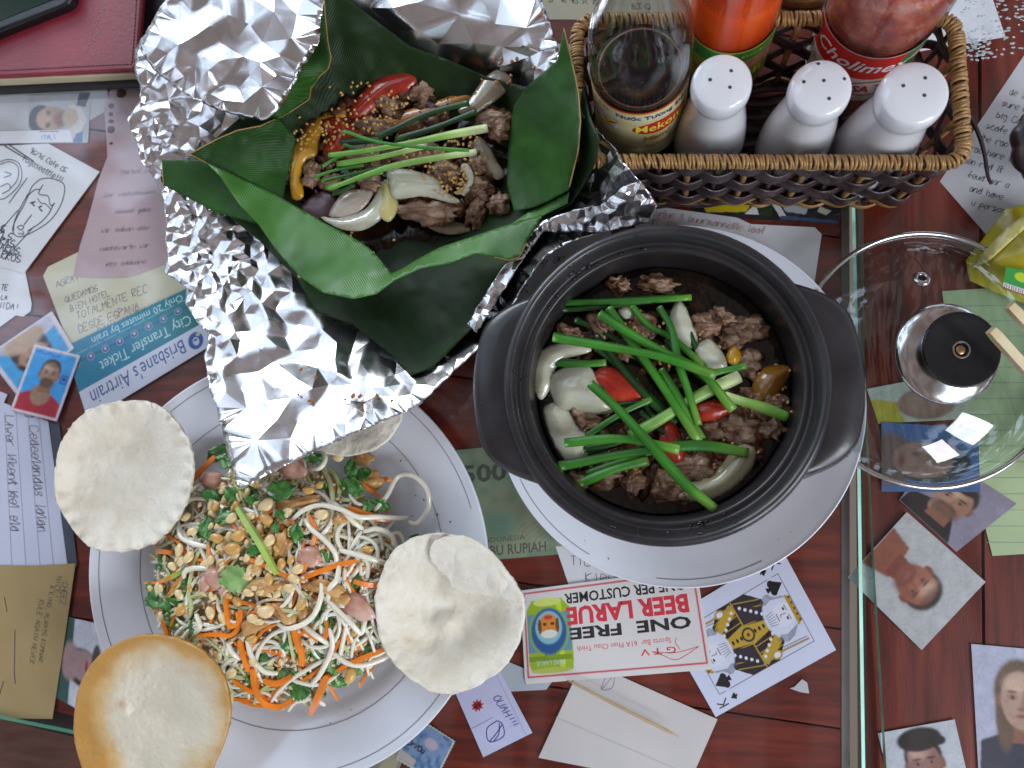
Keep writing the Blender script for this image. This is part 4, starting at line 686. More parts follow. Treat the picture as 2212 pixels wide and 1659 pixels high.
sesame([(*z1((x, y))[0], s/2.2, z) for x, y, s, z in ((1380,1060,70,.063),(1500,950,60,.063),(1200,1240,60,.063),(1170,640,50,.062),(1240,730,25,.065),(870,1300,30,.063),(1060,1330,40,.063),(620,1000,40,.062),(880,590,40,.063),(1540,850,35,.063),(1000,700,60,.062),(750,860,40,.064))], 'sesame_seeds', 'tiny toasted sesame seeds scattered over the stew in the pot', 260, 3)
# ================================================================ foil parcel
def foilmat(name, dirt):
    m = mat(name, 'dbd9db', .27, 1.0, bump=.04, bs=200, bd=.0005); return m
foil = foilmat('crumpled_foil', 0)
def lift_(L_): return [(x, y, z+.013*math.exp(-((x-1295)**2+(y-315)**2)/90.**2)) for x, y, z in L_]      # the right wall of the parcel climbs over the basket rim
def crease_mesh(name, poly, inner, zones, seed, parent, rag=1.6):   # thin foil as flat facets between random creases; zones = (x, y, radius, crease spacing, steepness)
    poly, inner = lift_(poly), lift_(inner)
    rs = np.random.RandomState(seed); B = []
    def loc(x, y):
        w = .12; sp = 24*w; st = .30*w
        for zx, zy, r, k, t in zones: q = math.exp(-((x-zx)**2+(y-zy)**2)/(r*r)); w += q; sp += q*k; st += q*t
        return sp/w, st/w
    for i, p0 in enumerate(poly):
        p1 = poly[(i+1) % len(poly)]; L_ = math.hypot(p1[0]-p0[0], p1[1]-p0[1]); n = max(1, int(L_/9))
        for k in range(n): t = k/n; B.append((p0[0]+(p1[0]-p0[0])*t+rs.uniform(-rag, rag), p0[1]+(p1[1]-p0[1])*t+rs.uniform(-rag, rag)))
    B = np.array(B); x0, y0 = B.min(0); x1, y1 = B.max(0); cell = {}; P = []
    def near(x, y, s):
        ci, cj = int(x//12), int(y//12); r = int(s//12)+1
        for i in range(ci-r, ci+r+1):
            for j in range(cj-r, cj+r+1):
                for q in cell.get((i, j), ()):
                    if (q[0]-x)**2+(q[1]-y)**2 < s*s: return True
        return False
    cand = rs.uniform(0, 1, (26000, 2))*(x1-x0, y1-y0)+(x0, y0); cand = cand[inpoly(cand[:, 0], cand[:, 1], B)]
    for q in B: cell.setdefault((int(q[0]//12), int(q[1]//12)), []).append(q)
    for x, y in cand:
        s, st = loc(x, y)
        if not near(x, y, s*.62): P.append((x, y)); cell.setdefault((int(x//12), int(y//12)), []).append((x, y))
    Q = np.vstack([B, P]); r = delaunay_2d_cdt([Vector(q) for q in Q], [], [list(range(len(B)))], 1, 1e-4); Q = np.array([(v.x, v.y) for v in r[0]]); T = [tuple(f)[::-1] for f in r[2]]
    ctrl = list(poly)+list(inner); z = rbf([c[:2] for c in ctrl], [c[2] for c in ctrl], Q)
    for i in range(len(Q)):
        s, st = loc(*Q[i]); z[i] += rs.choice((-1, 1))*rs.uniform(.35, 1)*s*.00020*st*(.55 if i < len(B) else 1)
    V = np.array([U(x, y, h) for (x, y), h in zip(Q, z)]).tolist(); F3 = [(t, k) for k, t in enumerate(T)]
    for lev in range(2):      # split every facet so it can curve a little, creases kept
        mid = {}; nf = []
        def m_(a, b):
            k = (min(a, b), max(a, b))
            if k not in mid: mid[k] = len(V); V.append([(V[a][c]+V[b][c])/2 for c in range(3)])
            return mid[k]
        for (a, b, c), k in F3: d, e, f = m_(a, b), m_(b, c), m_(c, a); nf += [((a, d, f), k), ((d, b, e), k), ((f, e, c), k), ((d, e, f), k)]
        F3 = nf
    V = np.array(V); V[:, 2] += noise3(V, 70, seed)*.0007-abs(noise3(V, 130, seed+3))*.0007+noise3(V, 260, seed+1)*.00016
    o = mk(name, V, [t for t, k in F3], foil, parent); me = o.data; own = {}
    for t, k in F3:
        for a, b in ((t[0], t[1]), (t[1], t[2]), (t[2], t[0])): own.setdefault((min(a, b), max(a, b)), []).append(k)
    ks = np.random.RandomState(seed+5).rand(len(T))
    sh_ = [len(set(own.get((min(e.vertices), max(e.vertices)), (0,)))) > 1 and ks[min(own[(min(e.vertices), max(e.vertices))])] < .5 for e in me.edges]
    at = me.attributes.new('sharp_edge', 'BOOLEAN', 'EDGE'); at.data.foreach_set('value', sh_)
    sm = o.modifiers.new('thickness', 'SOLIDIFY'); sm.thickness = .00008; sm.offset = 1; return o
CZ = [(330, 280, 80, 14, .55), (380, 420, 80, 13, .55), (450, 560, 100, 15, .5), (420, 110, 80, 52, .40), (600, 110, 120, 78, .40), (480, 210, 80, 34, .45), (700, 740, 130, 46, .34), (620, 880, 90, 74, .30), (800, 850, 100, 34, .40), (560, 990, 70, 120, .08), (740, 160, 90, 50, .08), (430, 790, 50, 15, .5), (1350, 400, 90, 17, .5), (1100, 620, 90, 16, .5), (1000, 40, 160, 95, .26), (1150, 120, 60, 18, .5), (850, 400, 200, 40, .1)]
fo = thing('foil_parcel', U(800, 450, 0), 'opened crumpled aluminium foil parcel lined with banana leaf', 'foil')
outl = [(345, 20, .050), (372, -20, .052), (420, -80, .055), (1120, -80, .045), (1172, 0, .045), (1205, 100, .05), (1215, 160, .055), (1262, 250, .078), (1300, 292, .080), (1330, 322, .082), (1345, 350, .082), (1385, 392, .078), (1420, 442, .072), (1402, 476, .066), (1370, 484, .060), (1340, 492, .056), (1300, 500, .052), (1235, 522, .048), (1178, 552, .046), (1130, 620, .044), (1090, 690, .044), (1026, 762, .044), (960, 822, .046), (905, 876, .050), (870, 892, .052), (700, 966, .057), (516, 1056, .064), (500, 1010, .060), (484, 950, .052), (468, 880, .044), (452, 840, .038), (441, 772, .030), (452, 722, .026), (425, 696, .024), (400, 655, .020), (402, 620, .020), (352, 588, .016), (362, 556, .018), (356, 520, .018), (358, 470, .020), (350, 425, .022), (333, 385, .026), (303, 345, .03), (290, 300, .034), (275, 262, .036), (300, 218, .036), (302, 190, .04), (290, 150, .044), (292, 105, .046)]
inner = [(450, 80, .05), (620, 60, .056), (560, 200, .045), (420, 240, .036), (400, 400, .022), (480, 560, .014), (560, 400, .006), (800, 250, .004), (800, 420, .003), (1000, 400, .003), (1100, 200, .01), (1000, 60, .04), (850, 40, .040), (730, 140, .02), (760, 60, .03), (620, 660, .014), (700, 760, .022), (850, 700, .012), (1000, 640, .012), (700, 860, .04), (1180, 350, .02), (1300, 400, .06), (1250, 470, .036), (1120, 540, .022), (600, 950, .052), (900, 800, .034), (1060, 700, .032), (540, 780, .026), (1160, 90, .046), (1080, 150, .030), (1250, 330, .05)]
crease_mesh('foil_sheet', outl, inner, CZ, 3, fo)
def foil_fold(poly, inn, seed, zones=None):
    crease_mesh('folded_flap', poly, inn, zones or CZ, seed, fo, 1.0)
# top left flap folded over the leaf
foil_fold([(345, 14, .056), (372, -20, .058), (440, -60, .06), (706, -60, .074), (700, 0, .072), (693, 40, .070), (690, 90, .066), (640, 172, .058), (612, 226, .052), (572, 262, .050), (535, 254, .050), (470, 238, .050), (400, 205, .052), (330, 150, .053), (300, 105, .054)], [(480, 100, .062), (600, 80, .068), (560, 200, .056)], 5)
# rolled lower right edge: a second ply lying outside
foil_fold([(1172, 478, .052), (1235, 452, .060), (1300, 440, .068), (1345, 400, .078), (1385, 392, .083), (1420, 442, .077), (1402, 480, .070), (1300, 503, .056), (1240, 500, .054), (1175, 500, .052), (1120, 575, .050), (1080, 640, .048), (1030, 720, .048), (1010, 700, .046), (1062, 610, .048), (1110, 545, .050)], [(1320, 460, .070), (1370, 430, .080)], 6)
rs = np.random.RandomState(77); g = []
for i in range(26):      # grease and sauce drops on the foil
    x, y = ((rs.normal(1110, 40), rs.normal(150, 25)) if i % 2 else (rs.normal(760, 90), rs.normal(860, 40))); p = U(x, y, .044 if i % 2 else .043+.0001*(y-860)); P, Fc = blob_geo(p, .0014*rs.uniform(.4, 1.4), .0011, .0007, rs.uniform(0, 3), .4, i, 1); g.append((P.tolist(), Fc))
V_, F_ = join(g); o = mk('sauce_drops', V_, F_, mat('orange_sauce_drop', '9a5a22', .15, coat=.5), fo); o['kind'] = 'stuff'
# ---------------------------------------------------------------- banana leaf
leafm = []
def leafmat(name, a, b, c, ang, sc=.9):
    m = mat(name, b, .45 if b > '30' else .55, stops=[(.3, a), (.55, b), (.8, c)], vs=22, bump=0, spec=.5 if b > '30' else .28, coat=.08 if b > '30' else 0, uvmap=False, detail=6)
    n = m.node_tree; bs = n.nodes['Principled BSDF']; t = n.nodes.new('ShaderNodeTexCoord'); mp = n.nodes.new('ShaderNodeMapping'); mp.inputs['Rotation'].default_value = (0, 0, ang); mp.inputs['Scale'].default_value = (1, 1, 1)
    w = n.nodes.new('ShaderNodeTexWave'); w.inputs['Scale'].default_value = 260; w.inputs['Distortion'].default_value = .6; w.inputs['Detail'].default_value = 2; u = n.nodes.new('ShaderNodeBump'); u.inputs['Strength'].default_value = .35; u.inputs['Distance'].default_value = .0004
    n.links.new(t.outputs['Object'], mp.inputs[0]); n.links.new(mp.outputs[0], w.inputs[0]); n.links.new(w.outputs[0], u.inputs['Height']); n.links.new(u.outputs[0], bs.inputs['Normal'])
    rm = [x for x in n.nodes if x.type == 'VALTORGB'][0]; mixc = n.nodes.new('ShaderNodeMix'); mixc.data_type = 'RGBA'; mixc.blend_type = 'MULTIPLY'; mixc.inputs[0].default_value = .30; n.links.new(rm.outputs[0], mixc.inputs[6]); n.links.new(w.outputs[1], mixc.inputs[7]); n.links.new(mixc.outputs[2], bs.inputs['Base Color']); return m
LB = leafmat('banana_leaf_lit', '30601c', '417828', '5a9040', 2.5); LD = leafmat('banana_leaf_shaded', '12240a', '1b3510', '284a18', .6); LMd = leafmat('banana_leaf_half_shaded', '1a3a10', '265018', '386824', 1.3)  # one leaf in three tones: lit lip and shaded bowl put into the colour
rimc = mat('dry_leaf_edge', '9a7a3c', .6)
lf = thing('banana_leaf', U(860, 380, .01), 'dark green banana leaf wrapping folded open around meat and onions', 'leaf')
def leaf_piece(poly, inn, m, seed, amp=.0006, step=7, edge=None, freq=.02):
    poly, inn = lift_(poly), lift_(inn)
    zf = lambda X, Y: noise3(np.stack([X, Y, 0*X], 1), freq, seed)*amp*1.4+noise3(np.stack([X, Y, 0*X], 1), freq*3, seed+1)*amp*.4
    V, T, Q = surf_geo(poly, inn, step=step, zf=zf, seed=seed); o = mk('leaf_piece', V, T, m, lf, solid=-.0003)
    if edge:
        E = [p for p in poly]; pts = [E[i % len(E)] for i in edge]; g = []
        xs = np.array([p[0] for p in pts], float); ys = np.array([p[1] for p in pts], float); zs = [p[2] for p in pts]; Pz = np.array([U(x, y, z+float(zf(np.array([x]), np.array([y]))[0])) for x, y, z in zip(xs, ys, zs)])
        P = []
        for a, b in zip(range(len(pts)-1), range(1, len(pts))):
            for k in range(6): t = k/6; x = xs[a]+(xs[b]-xs[a])*t; y = ys[a]+(ys[b]-ys[a])*t; z = zs[a]+(zs[b]-zs[a])*t; P.append(U(x, y, z+float(zf(np.array([x]), np.array([y]))[0])+.0002))
        v, f = tube_geo(np.array(P), .00042, 5); mk('leaf_margin', v, f, rimc, lf)
leaf_piece([(700, -60, .055), (740, -60, .055), (753, 0, .050), (820, 50, .044), (886, 100, .038), (970, 130, .034), (1053, 166, .032), (1137, 188, .036), (1206, 130, .05), (1240, 160, .068), (1262, 190, .074), (1275, 250, .080), (1296, 300, .083), (1288, 350, .080), (1262, 400, .070), (1235, 440, .060), (1172, 478, .046), (1100, 562, .040), (1098, 590, .044), (1066, 640, .043), (1030, 700, .042), (985, 745, .041), (935, 795, .041), (887, 812, .040), (852, 772, .034), (760, 700, .026), (682, 675, .022), (640, 600, .022), (560, 520, .022), (480, 455, .026), (353, 400, .030), (350, 345, .032), (410, 345, .034), (530, 245, .034), (600, 215, .04), (660, 100, .048)],
    [(560, 330, .024), (640, 400, .012), (640, 300, .016), (720, 200, .024), (850, 200, .018), (850, 330, .008), (850, 450, .0075), (1000, 350, .0075), (1000, 480, .012), (1130, 330, .018), (1150, 420, .024), (820, 560, .014), (900, 620, .024), (960, 680, .03), (740, 560, .014), (720, 60, .044), (1070, 220, .022), (1230, 350, .058)], LD, 11, amp=.0018)
leaf_piece([(350, 345, .038), (432, 345, .040), (520, 400, .034), (553, 483, .030), (470, 460, .030), (353, 400, .034)], [(450, 400, .034)], LMd, 12, edge=[5, 6])
leaf_piece([(410, 332, .050), (470, 300, .050), (512, 282, .050), (563, 272, .048), (600, 255, .046), (640, 300, .030), (620, 380, .026), (610, 440, .030), (592, 419, .032), (520, 382, .040), (446, 352, .046)], [(540, 330, .042), (590, 330, .034)], LMd, 13, amp=.002, edge=[10, 11, 12, 13, 14, 15])
leaf_piece([(698, -40, .060), (703, 40, .058), (708, 90, .056), (715, 126, .052), (709, 148, .048), (690, 165, .046), (672, 190, .040), (668, 214, .034), (630, 240, .036), (570, 272, .042), (600, 225, .046), (648, 150, .052), (660, 60, .056)], [(680, 120, .052)], LMd, 14, amp=.0015, edge=[0, 1, 2, 3, 4, 5, 6, 7, 8, 9])
leaf_piece([(1218, 62, .088), (1232, 120, .086), (1243, 165, .085), (1250, 205, .084), (1254, 262, .084), (1249, 322, .082), (1238, 370, .076), (1228, 411, .070), (1190, 432, .058), (1155, 448, .048), (1111, 457, .040), (1095, 400, .026), (1100, 300, .024), (1110, 230, .030), (1137, 188, .040), (1180, 155, .056), (1206, 128, .070)], [(1180, 300, .052), (1150, 380, .036), (1220, 220, .074)], LMd, 15, amp=.0014, edge=[0, 1, 2, 3, 4, 5, 6, 7])
leaf_piece([(1155, 450, .044), (1230, 415, .066), (1226, 440, .064), (1172, 467, .052), (1100, 487, .046)], [], LB, 16, amp=.0006)
lo = [(446, 352, .050), (475, 381, .052), (515, 440, .050), (559, 486, .048), (600, 545, .048), (650, 600, .050), (699, 633, .052), (764, 646, .054), (813, 636, .054), (852, 606, .054), (910, 580, .054), (972, 569, .054), (1030, 548, .055), (1068, 556, .056), (1100, 563, .056), (1122, 556, .056), (1140, 520, .056), (1172, 467, .056)]
li = [(1090, 488, .050), (1020, 512, .046), (950, 535, .044), (900, 562, .046), (868, 582, .047), (845, 592, .047), (825, 565, .042), (796, 535, .038), (760, 512, .036), (709, 486, .035), (650, 452, .035), (592, 419, .036), (520, 385, .042)]
leaf_piece(lo+li, [(700, 560, .046), (600, 480, .041), (1000, 545, .05)], LB, 17, amp=.001, edge=[13, 14, 15, 16])
pool = petal([(660, 300), (760, 230), (900, 230), (1050, 230), (1140, 320), (1130, 430), (1040, 490), (930, 530), (820, 530), (700, 450), (640, 380)], .0135, .0, broth, 'dark sauce pooling in the banana leaf', 'sauce', 'sauce_pool', 21, step=14, th=.0005)
# ---------------------------------------------------------------- food in the leaf
def z3(*p): return [(553+x/3.0, y/3.0) for x, y in p]
petal(z3((640,760),(620,700),(700,600),(800,510),(900,465),(1000,470),(1035,520),(980,590),(880,620),(780,690),(700,760)), .024, .007, redpep, 'long red pepper strip at the upper left of the leaf parcel', 'pepper piece', 'pepper_piece', 31)
petal(z3((250,1250),(235,1100),(250,980),(320,860),(400,780),(520,745),(560,780),(450,830),(400,920),(390,1000),(330,1040),(300,1120),(315,1240)), .022, .006, yelpep, 'curved yellow pepper strip at the left end of the parcel food', 'pepper piece', 'pepper_piece', 32)
petal(z3((440,800),(520,770),(620,820),(680,860),(560,960),(500,990),(450,960),(480,880)), .024, .006, redpep, 'crumpled red pepper piece beside the yellow strip', 'pepper piece', 'pepper_piece', 33)
petal(z3((840,760),(960,720),(1100,680),(1280,620),(1390,600),(1380,640),(1200,720),(1000,800),(860,830)), .022, .005, mat('orange_pepper', 'b8761c', .25, var=.2, vs=60, coat=.5), 'orange pepper strip behind the dark spring onions', 'pepper piece', 'pepper_piece', 34)
petal(z3((870,1130),(900,1108),(1000,1112),(1150,1160),(1200,1230),(1290,1290),(1240,1305),(1080,1265),(920,1282),(885,1210)), .030, .006, onionm, 'broad white onion layer in the middle of the parcel', seed=35)
petal(z3((455,1400),(560,1405),(700,1360),(770,1270),(820,1185),(900,1200),(860,1300),(800,1410),(700,1475),(600,1478),(520,1450)), .026, .006, onionm, 'white onion crescent at the lower left of the parcel', seed=36)
petal(z3((490,1385),(560,1270),(650,1238),(740,1245),(725,1300),(660,1370),(580,1398)), .025, .004, mat('greyish_onion', 'b3a596', .25, var=.1, vs=50, coat=.4), 'grey white onion layer above the crescent', seed=37)
petal(z3((790,1370),(800,1280),(840,1190),(890,1260),(915,1340),(860,1425)), .028, .007, mat('yellow_onion', 'c9bd7a', .2, var=.1, vs=50, coat=.5), 'yellowish onion heart beside the crescent', seed=38)
petal(z3((1300,1235),(1370,1180),(1330,1090),(1370,1075),(1405,1150),(1370,1240),(1310,1250)), .029, .005, onionm, 'small bent onion layer with sesame at the right', seed=39)
petal(z3((310,1340),(420,1248),(510,1300),(480,1390),(380,1405)), .018, .003, mat('purple_onion', '5d4248', .3, var=.15, vs=50, coat=.3), 'dark purple onion skin at the lower left of the parcel', seed=40)
petal(z3((1330,700),(1400,630),(1480,520),(1560,470),(1640,520),(1600,600),(1500,680),(1380,740)), .030, .005, mat('greasy_onion', '8a7c66', .2, var=.15, vs=40, coat=.6), 'long translucent onion layer at the upper right of the parcel', seed=41)
petal(z3((1440,900),(1500,940),(1560,1050),(1600,1120),(1550,1150),(1480,1080),(1420,980)), .022, .005, mat('greasy_onion', '8a7c66'), 'translucent onion strip below the right meat', seed=42)
petal(z3((1110,1450),(1200,1430),(1330,1450),(1380,1490),(1280,1515),(1180,1500)), .018, .004, mat('greasy_onion', '8a7c66'), 'onion sliver at the bottom edge of the parcel food', seed=43)
for x, y, a, b, r, z, lb in ((1560,800,130,95,.3,.024,'shredded meat at the right end of the parcel'),(1130,1370,190,80,.1,.024,'long grey meat piece under the broad onion layer'),(1585,1330,72,68,0,.022,'round meat ball at the lower right of the parcel'),(1420,1230,95,85,.6,.022,'meat piece between the onion and the meat ball'),(1430,1370,60,110,.3,.020,'meat scrap hanging below at the right'),(360,1130,60,90,.2,.022,'dark meat beside the yellow pepper'),(850,680,110,70,.4,.021,'meat crumbs under the red pepper strip'),(1090,610,110,80,.1,.020,'dark meat behind the orange pepper'),(1230,1120,120,70,.2,.025,'sesame crusted meat beside the broad onion layer'),(760,1200,90,60,.3,.022,'small meat piece below the green bundle'),(1060,1010,200,70,.1,.020,'meat lying under the spring onion bundle'),(1440,1080,70,60,.1,.021,'meat right of the small bent onion'),(700,1000,140,90,.1,.018,'meat hidden under the left of the bundle'),(480,1180,80,60,.1,.018,'meat scrap by the frayed leaf ends'),(760,820,110,60,.2,.022,'sesame covered meat by the red pepper')):
    (px, py), = z3((x, y)); lump(px, py, z, a/3, b/3, .008, r, lb)
sesame([(*z3((x, y))[0], s/3, z) for x, y, s, z in ((1250,1120,90,.034),(720,800,90,.031),(1300,1180,50,.034),(900,700,90,.030),(1100,990,90,.030),(480,830,50,.031),(1360,930,60,.03),(300,900,60,.028),(600,560,90,.026),(560,1560,150,.024))], 'sesame_seeds', 'toasted sesame seeds scattered over the food in the banana leaf', 300, 5)
bits('parcel_bits', 'chopped meat bits and sesame heaped in the banana leaf', [(860, 340, 190, 100, .0185), (850, 240, 120, 45, .021), (960, 400, 110, 60, .021), (730, 300, 70, 70, .019)], 260, 90, bitm)
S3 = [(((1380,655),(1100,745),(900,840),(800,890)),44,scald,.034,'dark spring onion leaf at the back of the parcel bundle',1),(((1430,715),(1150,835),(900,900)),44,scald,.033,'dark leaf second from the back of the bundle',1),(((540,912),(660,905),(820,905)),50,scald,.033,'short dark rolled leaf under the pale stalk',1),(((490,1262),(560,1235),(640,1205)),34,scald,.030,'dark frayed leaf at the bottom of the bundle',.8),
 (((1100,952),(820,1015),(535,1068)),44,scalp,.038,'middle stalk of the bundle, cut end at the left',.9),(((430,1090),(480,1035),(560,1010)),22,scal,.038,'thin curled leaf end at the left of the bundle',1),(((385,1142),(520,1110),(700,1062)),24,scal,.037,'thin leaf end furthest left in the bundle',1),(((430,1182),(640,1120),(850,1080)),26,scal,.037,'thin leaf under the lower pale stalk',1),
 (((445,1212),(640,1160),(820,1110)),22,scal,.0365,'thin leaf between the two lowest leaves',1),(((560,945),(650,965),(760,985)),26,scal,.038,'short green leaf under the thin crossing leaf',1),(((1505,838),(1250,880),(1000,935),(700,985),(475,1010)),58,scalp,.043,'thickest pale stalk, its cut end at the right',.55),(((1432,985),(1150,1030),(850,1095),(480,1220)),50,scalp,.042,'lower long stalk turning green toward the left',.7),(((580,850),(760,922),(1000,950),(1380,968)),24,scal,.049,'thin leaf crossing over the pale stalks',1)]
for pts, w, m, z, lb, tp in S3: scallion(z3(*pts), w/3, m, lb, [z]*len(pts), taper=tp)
# ================================================================ salad plate
def hz(px, py):
    a = (px-600)/335.0; b = (py-1262)/330.0; d = a*a+b*b; return .0055+.045*max(0, 1-d)**.75
SALC = U(600, 1262, .01)
bedm = mat('salad_bed', 'b39a72', .4, stops=[(.28, '7a8c48'), (.38, 'c9b888'), (.52, 'e2dabd'), (.64, 'e6e0cc'), (.72, 'd8945a'), (.8, 'e8e2cf')], vs=90, bump=.9, bs=220, coat=.2, bd=.003)
th_ = np.linspace(0, 2*math.pi, 49)[:-1]
bp = [(603+268*math.cos(a)*(1+.05*math.sin(5*a)), 1255+256*math.sin(a)*(1+.06*math.cos(4*a)), .006) for a in th_]
hv = np.vectorize(hz)
V, T, Q = surf_geo([(x, y, 0.0) for x, y, z in bp], step=8, zf=lambda X, Y: hv(X, Y)*.94-.001+noise3(np.stack([X, Y, 0*X], 1), .05, 8)*.004+noise3(np.stack([X, Y, 0*X], 1), .12, 9)*.0025, seed=30)
mk('salad_mound', V, T, bedm, None, label='moist chopped base of the noodle salad heaped on the white plate', cat='salad', kind='stuff')
noodm = mat('rice_noodle_white', 'ebe5d2', .18, var=.08, vs=45, sss=.35, sssr=(.004,), coat=.4); carm = mat('carrot_orange', 'f08422', .32, var=.14, vs=60, sss=.15, coat=.3, bump=.2, bs=200); papm = mat('green_papaya', 'c3c98e', .28, var=.12, vs=60, sss=.3, coat=.4)
mintm = mat('mint_green', '2f6a2a', .38, stops=[(.3, '26581c'), (.55, '428232'), (.8, '74aa52')], vs=110, bump=1, bs=300, coat=.3, bd=.0012); mintp = mat('mint_pale', '7aa45c', .4, stops=[(.3, '5a8a42'), (.7, '9fc07c')], vs=70, bump=.5, bs=240)
nutm = mat('roasted_peanut', 'd0a868', .35, stops=[(.3, 'd6b57a'), (.55, 'e8d3a0'), (.8, 'f3e6c2')], vs=60, coat=.3, bump=.2, bs=200); nutg = mat('golden_peanut', 'c98f3c', .35, stops=[(.3, 'c08a40'), (.7, 'e2b86c')], vs=50, coat=.35, bump=.2, bs=200)
shrm = mat('poached_pork', 'c9a090', .35, stops=[(.3, 'a86e58'), (.55, 'd0a592'), (.8, 'e3cabb')], vs=60, coat=.35, bump=.4, bs=180); shal = mat('fried_shallot', 'b57f3c', .4, stops=[(.3, 'a06a34'), (.55, 'd0a060'), (.8, 'e8c890')], vs=80, coat=.3, bump=.4, bs=200)
MARKS = [((520, 1010), 'under the foil tip'), ((395, 1050), 'beside the white left cracker'), ((330, 1230), 'at the left edge of the salad heap'), ((350, 1330), 'behind the brown edged cracker'), ((470, 1180), 'by the golden peanuts in the heap'), ((590, 1130), 'in the upper middle of the heap'),
 ((600, 1290), 'in the middle of the salad heap'), ((720, 1150), 'right of the peanut heap'), ((740, 1280), 'by the pink meat near the right cracker'), ((700, 1010), 'at the top edge of the salad below the foil'), ((830, 1120), 'toward the big noodle loop'), ((620, 1420), 'at the front of the salad heap'), ((500, 1430), 'beside the long carrot ribbon'), ((760, 1420), 'at the lower right of the salad'), ((450, 1310), 'by the looped carrot strip'), ((840, 1230), 'tucked against the right cracker')]
def where(x, y): return min(MARKS, key=lambda m: (m[0][0]-x)**2+(m[0][1]-y)**2)[1]
def strand(pts, w, m, label, name, cat, lift=.002, flat=1.0, square=False, grp=None, arch=0, z=None, sides=None):
    n = len(pts); P = []
    for i, p in enumerate(pts):
        q = i/(n-1); zz = (z[i] if z else hz(*p[:2])+lift+arch*math.sin(math.pi*q)); P.append(tuple(U(p[0], p[1], zz)))
    P = cr(P, 6); r = w/2/F_PX*(H-P[n][2] if len(P) > n else .45); k = len(P); rad = r*(1-.25*np.abs(np.linspace(-1, 1, k))**4)
    V, Fc = tube_geo(P, rad*(1.25 if square else 1), sides or (4 if square else 7), flat); V = np.array([tuple(x) for x in V])
    return mk(name, V, Fc, m, None, smooth=not square, label=label, cat=cat, group=grp)
def z6(*p): return [((600+x*.9473)/1.8517, (1500+y*.9473)/1.8517) for x, y in p]
# clearly visible white noodles
for pts, lb, ar in (
 (((945,575),(1000,510),(1045,430),(1110,425),(1165,480),(1175,560),(1130,625),(1090,620)), 'big noodle loop reaching furthest right on the plate', .012),
 (((600,610),(650,570),(720,550),(800,565),(880,600),(960,600),(1050,605),(1085,600)), 'long noodle arching across under the ridged carrot slice', .006),
 (((655,610),(680,650),(740,700),(780,750),(790,800)), 'thick noodle sloping right of the peanut heap', .004),
 (((730,930),(790,990),(850,1050),(890,1090),(905,1050),(910,1010)), 'hook shaped noodle below the pink meat', .004),
 (((720,850),(725,920),(700,1000),(650,1050),(580,1070),(540,1050)), 'curved noodle bowing left in the middle', .004),
 (((800,740),(880,760),(960,785),(1010,800)), 'straight noodle heading to the right cracker', .004),
 (((150,820),(190,815),(240,820)), 'short noodle end beside the mint at the left', .003),
 (((145,860),(150,830),(200,815),(270,825)), 'bent noodle near the left mint sprig', .003),
 (((680,400),(720,390),(740,350),(715,315),(680,320)), 'noodle curl just below the foil tip', .006),
 (((95,680),(130,560),(180,480),(260,440),(340,440)), 'thin noodle reaching up along the left cracker', .004),
 (((120,610),(130,680),(180,710),(240,725)), 'noodle under the leftmost peanuts', .003),
 (((195,1010),(210,1060),(185,1100)), 'short hanging noodle at the left edge of the heap', .002),
 (((410,1120),(430,1190),(480,1250),(540,1260)), 'noodle curving down at the lower left', .002),
 (((770,1170),(830,1215),(900,1225),(980,1200),(1010,1180)), 'noodle arc at the lower right edge of the salad', .002),
 (((640,1050),(700,1100),(760,1140)), 'broad noodle lying below the loop', .003), (((330,1130),(345,1170),(380,1200)), 'noodle tip sticking out beside the brown cracker', .003),
 (((745,1050),(770,1120),(760,1180),(720,1260),(680,1310)), 'long noodle running down at the lower right', .003), (((800,780),(790,860),(760,900),(750,960)), 'noodle hanging down right of the carrot sticks', .004),
 (((760,530),(800,560),(860,620),(900,650)), 'pale noodle right of the fried shallots', .004), (((900,660),(960,650),(1020,680),(1030,720)), 'noodle bunch bending near the right cracker', .004)):
    strand(z6(*pts), 12.5 if 'thin' not in lb else 8, noodm, lb, 'rice_noodle', 'noodle', lift=.006, arch=ar, grp='noodles in the salad')
def rnd_strand(n, L0, L1, w, m, name, cat, label, grp, seed, lift=(.001, .006), square=False, curl=.75, region=None):
    rs = random.Random(seed); c = 0
    while c < n:
        a = rs.uniform(0, 6.283); q = math.sqrt(rs.random())*.93
        x, y = 600+q*318*math.cos(a), 1262+q*300*math.sin(a)
        if region and not region(x, y, rs): continue
        d = rs.uniform(0, 6.283); k = rs.uniform(-curl, curl); Ln = rs.uniform(L0, L1); pts = []
        st = Ln/6
        for i in range(7):
            pts.append((x, y)); x += st*math.cos(d); y += st*math.sin(d); d += k+rs.uniform(-.12, .12)
        xs = [p for p in pts if ((p[0]-605)/292)**2+((p[1]-1256)/282)**2 < rs.uniform(.92, 1.06)]
        if len(xs) < 4: continue
        ln = sum(math.hypot(a[0]-b[0], a[1]-b[1]) for a, b in zip(xs, xs[1:])); ch = math.hypot(xs[0][0]-xs[-1][0], xs[0][1]-xs[-1][1]); sh_ = 'curled' if ch < ln*.6 else 'curved' if ch < ln*.93 else 'straight'; size = 'long' if ln > (L0+L1)/2 else 'short'
        strand(xs, w*rs.uniform(.75, 1.15), m, f'{size} {sh_} {label} {where(*xs[len(xs)//2])}', name, cat, lift=rs.uniform(*lift), square=square, grp=grp, arch=rs.uniform(0, .003)); c += 1
right = lambda x, y, rs: x > 640 or rs.random() < .35
rnd_strand(185, 90, 230, 9.6, noodm, 'rice_noodle', 'noodle', 'white noodle', 'noodles in the salad', 1, lift=(.000, .005), region=right)
rnd_strand(60, 60, 160, 8, papm, 'papaya_shred', 'vegetable', 'pale green shred', 'papaya shreds in the salad', 2, lift=(.001, .005), square=True, curl=.25)
